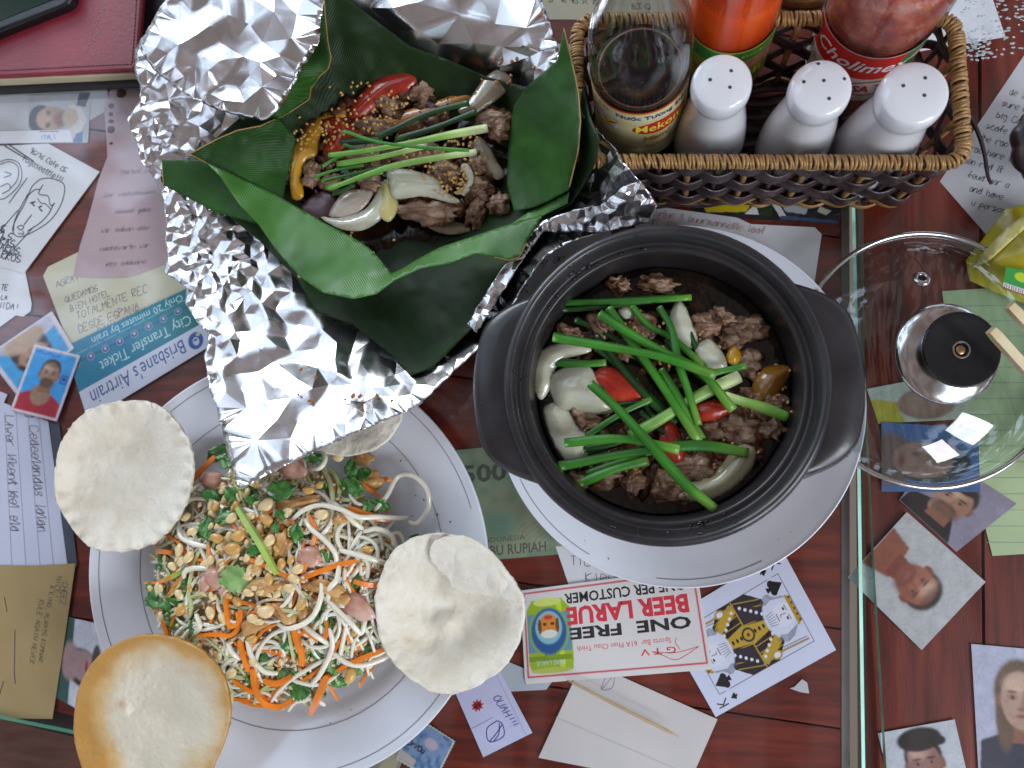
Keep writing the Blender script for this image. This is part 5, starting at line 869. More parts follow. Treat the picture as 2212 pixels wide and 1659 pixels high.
rnd_strand(56, 60, 150, 8, carm, 'carrot_shred', 'carrot', 'orange carrot shred', 'carrot shreds in the salad', 3, lift=(.001, .0055), square=True, curl=.25)
for pts, lb, w in (
 (((130,500),(190,430),(250,370),(275,345)), 'straight carrot stick at the upper left edge of the salad', 14), (((655,855),(730,825),(800,800),(875,785)), 'bright carrot stick pointing right in the middle', 15), (((860,870),(920,885),(1000,890)), 'carrot stick disappearing under the right cracker', 14),
 (((835,560),(900,585),(960,600),(1020,610)), 'ridged carrot slice on the arching noodle', 20), (((400,770),(480,800),(560,840),(640,870)), 'long carrot stick below the peanut heap', 13), (((605,1050),(620,1120),(640,1170),(645,1225)), 'flat carrot strip hanging down the front', 16),
 (((680,1430),(710,1360),(740,1290),(755,1270)), 'carrot stick sticking out at the bottom of the salad', 18), (((435,1240),(450,1330),(490,1385),(550,1400),(600,1375)), 'long curved carrot ribbon at the bottom', 17), (((380,1120),(395,1180),(420,1250)), 'carrot strip beside the brown cracker', 15),
 (((320,930),(325,1000),(340,1060),(380,1040),(385,990)), 'looped carrot strip at the left front', 13), (((50,1010),(65,1060),(75,1095)), 'carrot strip lying on the plate at the left', 13), (((30,745),(60,745),(90,750)), 'carrot tip at the far left of the salad', 14), (((640,740),(655,790),(640,830),(650,700)), 'bent carrot curl beside the pink meat', 10),
 (((200,1100),(280,1095),(340,1100),(375,1060),(370,1000)), 'thin curved carrot above the brown cracker', 12), (((640,1060),(700,1110),(745,1100),(745,1040)), 'carrot strip bending near the hook noodle', 12), (((860,1210),(920,1185),(985,1160)), 'carrot stick at the lower right by the cracker', 14), (((790,1250),(850,1215),(900,1200)), 'carrot stick beside the single brown peanut', 13),
 (((960,440),(1000,440),(1025,445)), 'carrot tip at the upper right of the salad', 13), (((670,590),(700,650),(690,720)), 'carrot strip right of the peanuts', 12), (((350,1290),(420,1330),(460,1340)), 'carrot strip emerging under the brown cracker', 13), (((610,340),(640,350),(680,330)), 'carrot piece at the tip of the foil', 12), (((480,1290),(540,1300),(600,1270)), 'broad carrot ribbon at the front', 18)):
    strand(z6(*pts), w*.85, carm, lb, 'carrot_shred', 'carrot', lift=.007, square=True, grp='carrot shreds in the salad')
# peanuts
bmN, bfN = blob_geo((0, 0, 0), 1, .72, .55, 0, .05, 3, 2)
nutmesh = None
def nut(px, py, s, rot, m, label, lift=.007):
    z = hz(px, py)+lift; r = s/F_PX*(H-z); P = np.array(bmN)*r; P = P.copy(); cut = P[:, 2] < -.1*r; P[cut, 2] = -.1*r; P[:, 0] *= 1+.12*np.sin(P[:, 1]/r*2)
    ca, sa = math.cos(rot), math.sin(rot); t = R.uniform(-.5, .5); ct, s_ = math.cos(t), math.sin(t); X, Y, Zz = P[:, 0], P[:, 1]*ct-P[:, 2]*s_, P[:, 1]*s_+P[:, 2]*ct
    P = np.stack([X*ca-Y*sa, X*sa+Y*ca, Zz], 1)+np.array(U(px, py, z)); mk('peanut', P, bfN, m, None, label=label, cat='peanut', group='peanuts in the salad')
NP = [(490,550,45,.6,'pale peanut half at the top of the heap'),(490,610,38,-.4,'peanut with a split end in the middle of the heap'),(345,605,34,.7,'peanut beside the upper mint leaves'),(285,690,40,-.2,'golden peanut with bitten edge at the left of the heap'),(375,680,42,.3,'golden peanut in the middle of the left row'),(350,735,46,.1,'whole peanut lowest in the left row'),(505,700,36,.9,'peanut below the lime green shred'),(725,590,38,.2,'peanut half right of the fried shallots'),
      (625,820,34,.5,'peanut half beside the carrot stick'),(595,780,26,1.2,'small peanut chip in the centre'),(165,770,36,.8,'large triangular peanut chip at the left'),(125,740,36,1.4,'tall peanut half at the left edge'),(150,600,32,.3,'peanut half at the upper left'),(670,490,34,0,'pale peanut close to the foil tip'),(530,420,22,.4,'small peanut touching the foil tip'),(490,1000,46,.1,'long peanut half at the front of the heap'),
      (640,970,36,.9,'peanut with brown skin in the centre'),(845,1270,40,1.3,'single brown skinned peanut at the lower right'),(590,900,34,0,'slivered peanut near the shallots'),(430,1115,30,.2,'pale peanut chip above the brown cracker'),(180,660,30,.2,'peanut half in the upper left cluster'),(715,465,26,.5,'peanut below the foil at the top'),(345,1260,30,.4,'pale peanut at the bottom left'),(795,350,30,0,'peanut at the top edge beside the curl')]
for i, (x, y, s, r, lb) in enumerate(NP): (px, py), = z6((x, y)); nut(px, py, s*.44, r, nutg if ('golden' in lb or 'brown' in lb or i % 4 == 1) else nutm, lb, .010)
rs = random.Random(12); k = 0
while k < 150:
    x, y = (rs.gauss(500, 75), rs.gauss(1190, 95)) if k < 130 else (rs.gauss(600, 150), rs.gauss(1260, 150))
    if ((x-600)/290)**2+((y-1262)/280)**2 > 1: continue
    sz = rs.uniform(6, 14); mm = rs.choice([nutm, nutm, nutm, nutg])
    nut(x, y, sz*1.1, rs.uniform(0, 3), mm, ('large ' if sz > 11 else 'small ' if sz < 8.5 else 'medium ')+('golden' if mm is nutg else 'pale')+' peanut bit '+where(x, y), rs.uniform(.004, .009)); k += 1
# mint leaves
def mint(px, py, L_, rot, m, label, lift=.006, W=.55, seed=0):
    rs = np.random.RandomState(seed+17); n = 13; z0 = hz(px, py)+lift; sc = L_/F_PX*(H-z0); tl = rs.uniform(-.5, .5, 2); V = []; Fc = []
    for i in range(n+1):
        t = i/n; w = W*math.sin(math.pi*min(1, t*.93+.04))**.8*.5*(1+.22*(i % 2)); 
        for j in range(-3, 4):
            q = j/3; ww = w*q; fold = .14*abs(q)*W+.06*math.sin(9*t+4*q+seed)+.035*math.sin(21*t+seed)*abs(q); V.append(((t-.5), ww, fold-.35*(t-.5)**2*rs.uniform(.7, 1.3)))
    for i in range(n):
        for j in range(6): a = i*7+j; Fc.append((a, a+7, a+8, a+1))
    P = np.array(V)*sc; P[:, 2] += P[:, 0]*tl[0]+P[:, 1]*tl[1]; ca, sa = math.cos(-rot), math.sin(-rot); P = np.stack([P[:, 0]*ca-P[:, 1]*sa, P[:, 0]*sa+P[:, 1]*ca, P[:, 2]], 1)+np.array(U(px, py, z0)); mk('mint_leaf', P, Fc, m, None, label=label, cat='mint', group='mint leaves in the salad', solid=.0002)
ML = [(365,860,150,.1,mintp,'pale mint leaf spread in the centre of the heap'),(550,490,150,-.3,mintm,'glossy pointed mint leaf below the foil tip'),(260,510,90,.1,mintm,'dark mint leaf at the upper left'),(350,510,110,.6,mintm,'crinkled mint leaf left of the glossy one'),(320,590,100,-1,mintm,'mint leaf above the golden peanuts'),(430,530,60,.4,mintm,'small round mint leaf in the upper middle'),(555,590,70,.3,mintm,'small mint leaf right of the pale peanuts'),(530,640,60,1.2,mintm,'mint scrap between the peanuts'),(240,640,110,1.3,mintm,'curled mint leaf left of the peanuts'),
 (620,670,100,1.5,mintm,'rolled mint leaf right of the peanuts'),(440,740,80,-.3,mintm,'mint leaf below the lime green shred'),(850,470,130,.3,mintm,'mint leaf at the upper right of the heap'),(900,420,90,-.4,mintm,'mint leaf beside the upper right noodles'),(850,395,90,1.4,mintm,'upright mint sprig leaf at the upper right'),(980,550,80,.3,mintm,'mint leaf under the big noodle loop'),(920,550,80,-.2,mintm,'mint leaf behind the arching noodle'),(1110,700,70,-.9,mintm,'mint leaf beside the top of the right cracker'),(690,345,90,.2,mintm,'bright mint leaf by the noodle curl'),
 (30,900,110,.4,mintm,'mint leaf furthest left on the plate'),(20,950,120,-.2,mintm,'dark mint leaf below the furthest left one'),(70,950,110,.9,mintm,'mint leaf on the plate left of the heap'),(110,980,130,.5,mintm,'large dark mint leaf at the left edge'),(100,1040,110,.2,mintm,'mint leaf above the brown cracker'),(200,1070,90,.9,mintm,'mint leaf behind the brown cracker'),(165,890,70,1.2,mintm,'small mint leaf at the left of the heap'),(75,620,70,1.5,mintm,'mint leaf beside the left cracker'),(290,330,110,-.8,mintm,'mint leaf at the top left near the foil'),(320,370,80,.3,mintm,'mint leaf touching the foil tip'),
 (545,1245,100,.1,mintm,'glossy mint leaf at the front'),(630,1330,110,.1,mintm,'broad mint leaf at the bottom of the salad'),(790,1295,90,.2,mintm,'dark mint leaf left of the lone brown peanut'),(640,1190,90,.6,mintm,'mint leaf crossing the front carrot strip'),(775,1230,90,1.4,mintm,'mint leaf above the lone brown peanut'),(425,1285,60,1.2,mintm,'small mint leaf right of the brown cracker'),(750,750,80,1.1,mintm,'mint leaf between noodles in the middle'),(745,1030,80,1.2,mintm,'mint scrap by the hook noodle'),(560,1040,60,.3,mintm,'mint scrap in the centre front'),(870,1250,60,.4,mintp,'pale mint tip beside the lone peanut'),(700,1180,70,.8,mintm,'mint leaf at the front right'),(480,1190,60,.2,mintm,'mint leaf at the lower left front')]
for i, (x, y, L_, r, m, lb) in enumerate(ML): (px, py), = z6((x, y)); mint(px, py, L_*.50, r, m, lb, lift=.009 if i < 18 else .005, seed=i, W=.75 if 'broad' in lb or 'pale mint leaf' in lb else .6)
strand(z6((370,560),(420,640),(470,720),(535,840)), 15, mat('lime_shred', '9dbb52', .3, var=.15, coat=.4), 'lime green shred lying across the peanuts', 'papaya_shred', 'vegetable', lift=.013, square=True)
strand(z6((50,870),(100,850),(170,810)), 12, mat('lime_shred', '9dbb52'), 'lime green shred at the left edge of the salad', 'papaya_shred', 'vegetable', lift=.006, square=True)
for i, (x, y, a, b, r, m, lb) in enumerate([(870,970,85,55,.5,shrm,'pink meat slice beside the right cracker'),(680,770,55,45,.2,shrm,'pink meat piece right of the heap centre'),(290,860,55,45,.4,shrm,'pale pink meat cluster at the left'),(600,400,70,50,.3,shrm,'pink meat piece under the foil tip'),(270,450,70,45,.3,shrm,'reddish meat piece at the upper left'),(240,880,30,40,.1,shrm,'meat chunk left of the pale mint'),(320,905,30,30,.2,shrm,'small meat chunk below the pale mint'),(620,545,110,30,-.15,shal,'long fried shallot at the top of the heap'),(480,900,80,30,-.3,shal,'fried shallot below the pale mint leaf'),(790,610,35,25,-.5,shal,'fried shallot chip right of the heap'),(730,890,100,26,.15,shal,'translucent shallot strip beside the carrot stick'),(560,720,30,60,.3,shal,'shallot bit in the centre'),(440,1060,80,40,-.4,shal,'brown shallot below the long peanut'),(930,440,50,30,.4,shal,'fried shallot at the upper right'),(650,1000,30,30,.4,shal,'shallot bit at the heap centre'),(800,930,50,30,.1,shal,'shallot beside the pink slice'),(560,1010,60,30,.5,shal,'shallot by the long peanut'),(890,350,50,30,.5,shal,'shallot at the top edge')]):
    (px, py), = z6((x, y)); lump(px, py, hz(px, py)+.006, a*.5, b*.5, .0045 if m is shrm else .0028, r, lb, m, .3 if m is shrm else .7, 'meat_piece' if m is shrm else 'shallot_piece', 'meat' if m is shrm else 'shallot', None, 2)
rs = np.random.RandomState(4); g = []
for i in range(1500):      # loose crumbs and tiny shreds nobody could count
    a = rs.uniform(0, 6.28); q = math.sqrt(rs.uniform()); x, y = 590+q*262*math.cos(a), 1255+q*250*math.sin(a); z = hz(x, y)+rs.uniform(0, .0065); c = np.array(U(x, y, z)); P, Fc = blob_geo(c, rs.uniform(.0008, .0028), rs.uniform(.0006, .0014), .0008, rs.uniform(0, 3), .4, i, 0); g.append((P.tolist(), Fc))
V, Fc = join(g); mk('salad_crumbs', V, Fc, mat('crumb_mix', 'c9a468', .5, stops=[(.3, '9a6a30'), (.45, 'd6b47c'), (.6, 'e3d6b8'), (.68, 'c9803c')], vs=300, coat=.1), None, label='crushed peanut crumbs and tiny shreds over the salad', cat='crumbs', kind='stuff')
rs = random.Random(31)
for i in range(70):
    a = rs.uniform(0, 6.283); q = rs.uniform(.35, 1.0); px, py = 600+q*285*math.cos(a), 1255+q*270*math.sin(a)
    sz = rs.uniform(16, 36); mint(px, py, sz, rs.uniform(0, 6), mintm, ('broad torn' if sz > 27 else 'tiny torn' if sz < 21 else 'torn')+' mint bit '+where(px, py), lift=rs.uniform(.002, .006), seed=100+i, W=.7)
# ---------------------------------------------------------------- rice crackers
cw = mat('puffed_rice_cracker', 'd9d5c6', .62, stops=[(.25, 'd6cdb8'), (.5, 'dfd8c8'), (.8, 'e9e4d8')], vs=70, bump=.6, bs=360, detail=7, bd=.0013, sss=.25, sssr=(.003,))
def cracker(poly, inner, m, label, seed, col=None, zamp=.0008):
    P = cr([p for p in poly], 5, closed=True); zamp = zamp*.8; f = lambda X, Y: noise3(np.stack([X, Y, 0*X], 1), .03, seed)*zamp*1.6+noise3(np.stack([X, Y, 0*X], 1), .09, seed+2)*zamp*.7+noise3(np.stack([X, Y, 0*X], 1), .16, seed+2)*zamp*.5+noise3(np.stack([X, Y, 0*X], 1), .012, seed)*zamp*1.8
    V, T, Q = surf_geo([tuple(p) for p in P], inner, step=5.5, zf=f, seed=seed, rag=.5); c = None
    if col is not None: c = col(Q)
    t = thing('rice_cracker', V.mean(0), label, 'rice cracker', 'rice crackers around the salad'); mk('wafer', V, T, m, t, col=c, solid=.0022)
cracker([(120, 1068, .042), (132, 960, .045), (182, 893, .046), (250, 869, .045), (318, 866, .042), (326, 882, .042), (334, 871, .042), (372, 903, .044), (404, 950, .048), (415, 1010, .050), (402, 1080, .048), (370, 1135, .046), (320, 1176, .042), (245, 1191, .036), (190, 1178, .034), (148, 1130, .034)], [(270, 1020, .0285), (210, 1040, .0285), (330, 1050, .031), (270, 950, .032), (260, 1100, .0285), (165, 980, .037), (340, 925, .039), (145, 1060, .036), (280, 892, .041), (385, 1020, .042), (300, 1160, .036), (190, 1145, .031)], cw, 'white rice cracker leaning on the upper left plate rim', 41)
cracker([(812, 1312, .048), (826, 1240, .050), (862, 1182, .050), (930, 1154, .048), (1002, 1160, .047), (1060, 1192, .046), (1100, 1245, .048), (1119, 1285, .050), (1131, 1302, .047), (1122, 1375, .042), (1084, 1440, .040), (1012, 1488, .038), (940, 1495, .038), (872, 1452, .040), (826, 1390, .044)], [(960, 1340, .0285), (900, 1240, .040), (965, 1240, .041), (985, 1268, .039), (992, 1286, .031), (1050, 1284, .040), (1050, 1250, .049), (1045, 1308, .029), (1000, 1390, .022), (930, 1380, .023), (1050, 1350, .026), (1000, 1210, .050), (960, 1320, .024), (900, 1320, .028), (845, 1330, .040), (1095, 1360, .036), (1060, 1430, .034), (960, 1468, .034), (870, 1230, .045), (1085, 1245, .051)], cw, 'white rice cracker with a crack, at the right edge of the salad plate', 44)
c2 = [o for o in S.objects if o.get('label') == 'white rice cracker with a crack, at the right edge of the salad plate'][0]
V, T, Q = surf_geo([tuple(p) for p in cr([(968, 1252, .0425), (978, 1272, .0425), (1010, 1284, .044), (1060, 1287, .0455), (1100, 1296, .048), (1132, 1303, .0495), (1122, 1275, .0515), (1102, 1243, .0505), (1060, 1190, .0495), (1002, 1158, .0495), (940, 1170, .0500), (930, 1210, .0465)], 4, closed=True)], [(1040, 1240, .0495), (1000, 1220, .0475)], step=5.5, zf=lambda X, Y: noise3(np.stack([X, Y, 0*X], 1), .09, 46)*.0006, seed=46, rag=.8)
mk('folded_edge', V, T, cw, c2, solid=.002)
def brown(Q):
    d = np.hypot((Q[:, 0]-345)/152, (Q[:, 1]-1552)/166); n = noise3(np.stack([Q[:, 0], Q[:, 1], 0*Q[:, 0]], 1), .018, 6)*.16+noise3(np.stack([Q[:, 0], Q[:, 1], 0*Q[:, 0]], 1), .06, 7)*.07
    left = np.clip((270-Q[:, 0])/90, 0, 1)*np.clip((Q[:, 1]-1400)/60, 0, 1)*.32; t = np.clip((d+n+left-.62)/.36, 0, 1)[:, None]; t2 = np.clip((d+n*.5-.88)/.14, 0, 1)[:, None]
    c = np.array(lin('d2c9b4'))*(1-t)+np.array(lin('c9a66c'))*t; c = c*(1-t2)+np.array(lin('bd8c48'))*t2
    s = np.exp(-(((Q[:, 0]-262)/12)**2+((Q[:, 1]-1522)/10)**2))[:, None]; return c*(1-s*.5)+np.array(lin('a86a28'))*s*.5
cracker([(160, 1545, .054), (176, 1470, .056), (222, 1408, .058), (290, 1376, .058), (350, 1374, .058), (410, 1392, .058), (468, 1440, .058), (494, 1510, .056), (488, 1585, .054), (460, 1650, .052), (430, 1720, .05), (300, 1770, .048), (205, 1710, .050), (165, 1620, .052)], [(340, 1560, .044), (260, 1560, .050), (400, 1540, .046), (340, 1460, .048), (300, 1640, .045), (440, 1600, .05), (230, 1480, .056)], mat('fried_rice_cracker', 'd0b070', .4, attr=True, var=.06, vs=40, bump=.6, bs=380, coat=.15, bd=.0015), 'golden brown edged rice cracker at the bottom left of the plate', 47, col=brown)
cracker([(668, 950, .028), (700, 976, .030), (745, 985, .030), (800, 974, .031), (842, 945, .032), (868, 900, .034), (860, 868, .034), (800, 850, .030), (700, 900, .026)], [(760, 920, .026)], cw, 'rice cracker mostly hidden under the foil corner', 49)
# ================================================================ rattan basket
rat = mat('tan_rattan', 'b98a4e', .42, stops=[(.3, '7a5630'), (.55, 'a27a46'), (.8, 'bd9866')], vs=120, coat=.2); dkr = mat('dark_rattan', '3a2a2c', .42, stops=[(.3, '241819'), (.6, '3d2b2e'), (.85, '5c4648')], vs=60, stretch=(1, 1, 4), bump=.5, bs=160, coat=.15)
RZ = .074; rc = [U(1247, 44, RZ), U(2063, 38, RZ), U(2084, 352, RZ), U(1243, 348, RZ)]      # back left, back right, front right, front left
def round_rect(cs, r, z, n=7, inset=0):
    C = sum((np.array(c) for c in cs), np.zeros(3))/4; P = []
    for i in range(4):
        c = np.array(cs[i]); c = c+(C-c)/np.linalg.norm(C-c)*inset*1.3; a = np.array(cs[i-1]); b = np.array(cs[(i+1) % 4]); a = (a-np.array(cs[i]))/np.linalg.norm(a-np.array(cs[i])); b = (b-np.array(cs[i]))/np.linalg.norm(b-np.array(cs[i]))
        for k in range(n+1):
            t = k/n; q = c+a*r*(1-t)**2+b*r*t*t; P.append((q[0], q[1], z))
    return np.array(P)
def resample(P, step, closed=True):
    P = np.asarray(P, float); Q = np.vstack([P, P[:1]]) if closed else P; d = np.r_[0, np.cumsum(np.linalg.norm(np.diff(Q, axis=0), axis=1))]; n = int(round(d[-1]/step)); s = np.linspace(0, d[-1], n+1)
    if closed: s = s[:-1]
    return np.stack([np.interp(s, d, Q[:, i]) for i in range(3)], 1), d[-1]
bk_ = thing('rattan_basket', (sum((c for c in rc), Vector())/4).xy.to_3d(), 'long dark woven basket with tan rattan rim holding bottles and shakers', 'basket')
rim, per = resample(round_rect(rc, .011, RZ), .004)
v, f = tube_geo(rim, .0024, 8, closed=True); mk('rim_core', v, f, dkr, bk_)
wr, _ = resample(round_rect(rc, .011, RZ), per/296)
ringv = []; 
a_ = np.linspace(0, 2*math.pi, 15)[:-1]; ring = np.stack([.0006*np.sin(a_+.6)+.0*a_, .0032*np.cos(a_), .0032*np.sin(a_)], 1)
v, f = tube_geo(ring, .00095, 6, closed=True, up=(1, 0, 0)); w0 = None
for i, p in enumerate(wr):
    q = wr[(i+1) % len(wr)]-wr[i-1]; ang = math.atan2(q[1], q[0])
    if w0 is None: w0 = mk('rim_wrap', v, f, rat, bk_); w0.location = Vector(p)-WL[bk_]; w0.rotation_euler = (R.uniform(-.3, .3), 0, ang+.22)
    else: dup(w0, Vector(p)-WL[bk_], (R.uniform(-3, 3), R.uniform(-.06, .06), ang+.22+R.uniform(-.1, .1)), bk_, (1, 1+R.uniform(-.03, .06), 1+R.uniform(-.03, .06)))
def wall_path(z): return round_rect(rc, .011, z, inset=.004*(1-z/RZ))
SP = .0158; st0, plen = resample(wall_path(.03), SP)
if len(st0) % 2: st0, plen = resample(wall_path(.03), plen/(len(st0)+1))
ns = len(st0); top_, _ = resample(wall_path(RZ), 1); 
def ring_pts(z, n):
    P = wall_path(z); Q = np.vstack([P, P[:1]]); d = np.r_[0, np.cumsum(np.linalg.norm(np.diff(Q, axis=0), axis=1))]; s = np.arange(n)/n*d[-1]; return np.stack([np.interp(s, d, Q[:, i]) for i in range(3)], 1)
A_, B_ = ring_pts(.004, ns), ring_pts(RZ-.002, ns)
for i in range(ns):
    d = .003
    pts = [A_[i]*(1-t)+B_[(i+(0 if False else 0)) % ns]*t for t in np.linspace(0, 1, 7)]
    v, f = tube_geo([p_+np.array((0, 0, 0)) for p_ in pts], .0021 if i % 2 == 0 else .0016, 6, 1); mk('stake', v, f, rat if i % 2 == 0 else dkr, bk_)
cen = np.array((*WL[bk_].xy, 0)); YF = cen[1]-.032
def strip_ring(z, hw, amp, ph, m, name, n_per=8, tw=0):
    n = ns*n_per; P = ring_pts(z, n); V = []; Fc = []
    T = np.roll(P, -1, 0)-np.roll(P, 1, 0); T /= np.linalg.norm(T, axis=1)[:, None]; O = np.stack([T[:, 1], -T[:, 0], 0*T[:, 0]], 1)
    if ((O*(P-cen)).sum(1) < 0).sum() > n/2: O = -O
    ph_ = np.arange(n)/n_per*math.pi+ph; off = amp*np.cos(ph_); dz = tw*np.sin(ph_)
    for i in range(n):
        for a, b in ((-1, 0), (-.7, .0007), (0, .001), (.7, .0007), (1, 0), (.7, -.0006), (0, -.0007), (-.7, -.0006)):
            V.append(P[i]+O[i]*(off[i]+b)+np.array((0, 0, a*hw*(1+.1*math.sin(i*.7+z*900))*(1.42 if P[i][1] < YF else 1)+dz[i])))
    for i in range(n):
        j = (i+1) % n
        for k in range(8): l = (k+1) % 8; Fc.append((i*8+k, i*8+l, j*8+l, j*8+k))
    mk(name, V, Fc, m, bk_)
for r_, z in enumerate((.0125, .0255, .0385, .0515, .0640)): strip_ring(z, .0050 if r_ < 4 else .0042, .0026, r_*math.pi, dkr, 'woven_strand', tw=.0016)
strip_ring(.0045, .0022, .0022, 0, rat, 'base_braid', tw=.001); strip_ring(.0015, .0016, .0022, math.pi, rat, 'base_braid')
fl_ = wall_path(.004); slots = []
X0, X1 = fl_[:, 0].min(), fl_[:, 0].max(); Y0, Y1 = fl_[:, 1].min(), fl_[:, 1].max(); k = 0
y = Y0+.006
while y < Y1-.004:
    pts = [(X0+.004+(X1-X0-.008)*t, y+.0006*math.sin(t*30+k), .0034+.0010*math.cos(t*44+math.pi*k)) for t in np.linspace(0, 1, 60)]; v, f = tube_geo(pts, .0040, 6, .22); mk('base_slat', v, f, dkr, bk_); y += .0088; k += 1
v, f = tube_geo(cr([U(2092, 245, .05), U(2112, 285, .052), U(2126, 330, .056), U(2134, 380, .058), U(2142, 398, .058)], 6), np.linspace(.0012, .0008, 25), 6); mk('loose_strand', v, f, dkr, bk_)
# ================================================================ bottles
cg = clear_glass('bottle_glass', (.95, .965, .965), .02, 1.6)
def pc_axis(px, py, zr):   # foot of a bottle whose section at height zr is centred on this point of the photo
    p = U(px, py, zr); return Vector((p.x, p.y, 0))
BZ = .0065
def bottle(name, foot, prof, label, cat='bottle'):
    t = thing(name, foot+Vector((0, 0, BZ)), label, cat); v, f = lathe_geo(smooth_prof(prof, 6), 72, foot); mk('glass_body', v, f, cg, t, solid=.0012); return t
def liquid(t, foot, prof, m, name='sauce', seed=None, amp=0):
    v, f = lathe_geo(smooth_prof(prof, 4), 56, foot)
    mk(name, v, f, m, t)
def lab_map(foot, rf, z0, z1, a0, a1):   # u runs left to right as seen, v top to bottom
    def g(u, v, dz=0):
        u = np.asarray(u, float); v = np.asarray(v, float); a = a0+(a1-a0)*u; z = z1+(z0-z1)*v; r = rf(z)+dz; return np.stack([foot.x+r*np.cos(a), foot.y+r*np.sin(a), z], -1)
    return g
def label_on(t, P_, g, name='label'): return P_.build(None, pr2, t, name, mapf=lambda u, v: g(u, v, 0))
pr2 = mat('label_print', 'ffffff', .35, attr=True, spec=.4, coat=.2)
def text_wrap(body, g, u0, v0, u1, v1, m, t, bold=0, shear=0, dz=.0003):
    V, Fc = text_geo(body, bold, shear=shear); x0, y0 = V[:, 0].min(), V[:, 1].min(); w, h = np.ptp(V[:, 0]), np.ptp(V[:, 1]); mk('printed_text', g(u0+(V[:, 0]-x0)/w*(u1-u0), v1-(V[:, 1]-y0)/h*(v1-v0), dz), Fc, m, t, smooth=False)
mapfn = {}
# soy sauce
F1 = pc_axis(1383, 130, .096); b1 = bottle('sauce_bottle', F1, [(.0, BZ), (.022, BZ), (.0258, BZ+.003), (.0258, .04), (.0258, .085), (.0262, .098), (.0262, .112), (.0245, .130), (.0185, .148), (.0145, .170), (.0125, .20), (.0125, .235), (.013, .24)], 'glass soy sauce bottle with yellow label, half full, leftmost in the basket')
liquid(b1, F1, [(0, BZ+.002), (.021, BZ+.002), (.0245, BZ+.005), (.0245, .05), (.0245, .084), (.0240, .0868), (.0215, .0874), (0, .0874)], mat('soy_sauce', '120c0e', .12, coat=0, spec=.25, stops=[(.3, '140d10'), (.8, '2a1a1a')], vs=20))
v, f = tube_geo([(F1.x+.0217*math.cos(a), F1.y+.0217*math.sin(a), .0876) for a in np.linspace(0, 6.283, 49)[:-1]], .0006, 5, closed=True); mk('liquid_ring', v, f, mat('thin_brown_ring', '6d4a3c', .2), b1)
g1 = lab_map(F1, lambda z: .02615+0*z, .030, .0905, -math.pi*.98, math.pi*.02); P_ = Print(80, 64, 'd8cf9c', .5)
for y in np.arange(14, 64, 1.9): P_.line([(0, y), (80, y)], .25, 'b7a568', .7)
P_.poly([(0, 0), (80, 0), (80, 1.6), (0, 1.6)], 'b9343a').poly([(0, 1.6), (80, 1.6), (80, 3.0), (0, 3.0)], 'dcc34a').poly([(0, 3), (80, 3), (80, 12), (0, 12)], 'dcd6b4')
P_.ell(20, 22, 6.3, 7.2, 'dcdce8').ell(20, 22, 5.4, 6.2, 'c7c9dd').ell(20, 22, 4.2, 4.8, 'd6c832').line([(17.5, 21), (19.5, 24.5), (25.5, 18.5)], 1.5, 'b92a2e').ell(20, 28, 4.5, .8, 'b94a5a'); P_.ell(51, 23, 17, 8, 'b3261f', soft=.03).ell(51, 23, 16.2, 7.2, 'c93128', soft=.03); label_on(b1, P_, g1)
yel = mat('label_yellow', 'e6d84a', .5); nav = mat('label_navy', '2f2f66', .5); oran = mat('label_orange', 'b87a1c', .5); gry = mat('label_grey', '6b6a60', .6)
text_wrap('DIPPING SAUCE', g1, .03, .075, .26, .125, gry, b1); text_wrap('Nước Tương Đậm', g1, .32, .07, .86, .165, nav, b1, bold=.015); text_wrap('Mekong', g1, .45, .27, .82, .46, yel, b1, bold=.012); text_wrap('Mami', g1, .50, .52, .70, .62, oran, b1, bold=.02, shear=.2); text_wrap('30/07/15', g1, .16, .56, .32, .60, gry, b1); text_wrap('30/07/16', g1, .16, .63, .32, .67, gry, b1); text_wrap('NATURAL FERMENTED', g1, .42, .72, .80, .76, mat('label_magenta', 'a8456a', .5), b1)
text_wrap('HANG VIET NAM', g1, .18, .225, .33, .25, gry, b1)
# orange chilli sauce
F2 = pc_axis(1582, 28, .070); b2 = bottle('sauce_bottle', F2, [(0, BZ), (.021, BZ), (.0242, BZ+.003), (.0245, .04), (.0245, .085), (.0240, .105), (.0205, .128), (.0145, .150), (.0115, .18), (.0115, .21)], 'glass bottle of orange chilli sauce with a green label, middle of the basket')
liquid(b2, F2, [(0, BZ+.002), (.02, BZ+.002), (.0232, BZ+.005), (.0234, .085), (.0228, .105), (.0193, .127), (.0134, .149), (.0104, .175), (0, .176)], mat('orange_chilli_sauce', 'e8501c', .3, stops=[(.35, 'd23a12'), (.6, 'ea5518'), (.8, 'f07a2a')], vs=24, sss=.2, sssr=(.006,)))
g2 = lab_map(F2, lambda z: .0248+0*z, .028, .0735, -math.pi*1.02, math.pi*.02); P_ = Print(78, 46, '3f8a3a', .6); P_.poly([(0, 0), (78, 0), (78, 1.2), (0, 1.2)], 'b9c24a').poly([(0, 14), (78, 10), (78, 46), (0, 46)], 'a8a43c').poly([(0, 24), (78, 20), (78, 46), (0, 46)], 'b98a34').ell(45, 34, 20, 9, '5d8a3a', soft=.5); label_on(b2, P_, g2)
text_wrap('TƯƠNG ỚT NƯỚC CHẤM', g2, .40, .08, .86, .16, yel, b2); text_wrap('SAUCE', g2, .60, .26, .84, .42, mat('label_pink', 'd66a9a', .5), b2, bold=.02); text_wrap('chili', g2, .45, .55, .75, .72, yel, b2, bold=.02)
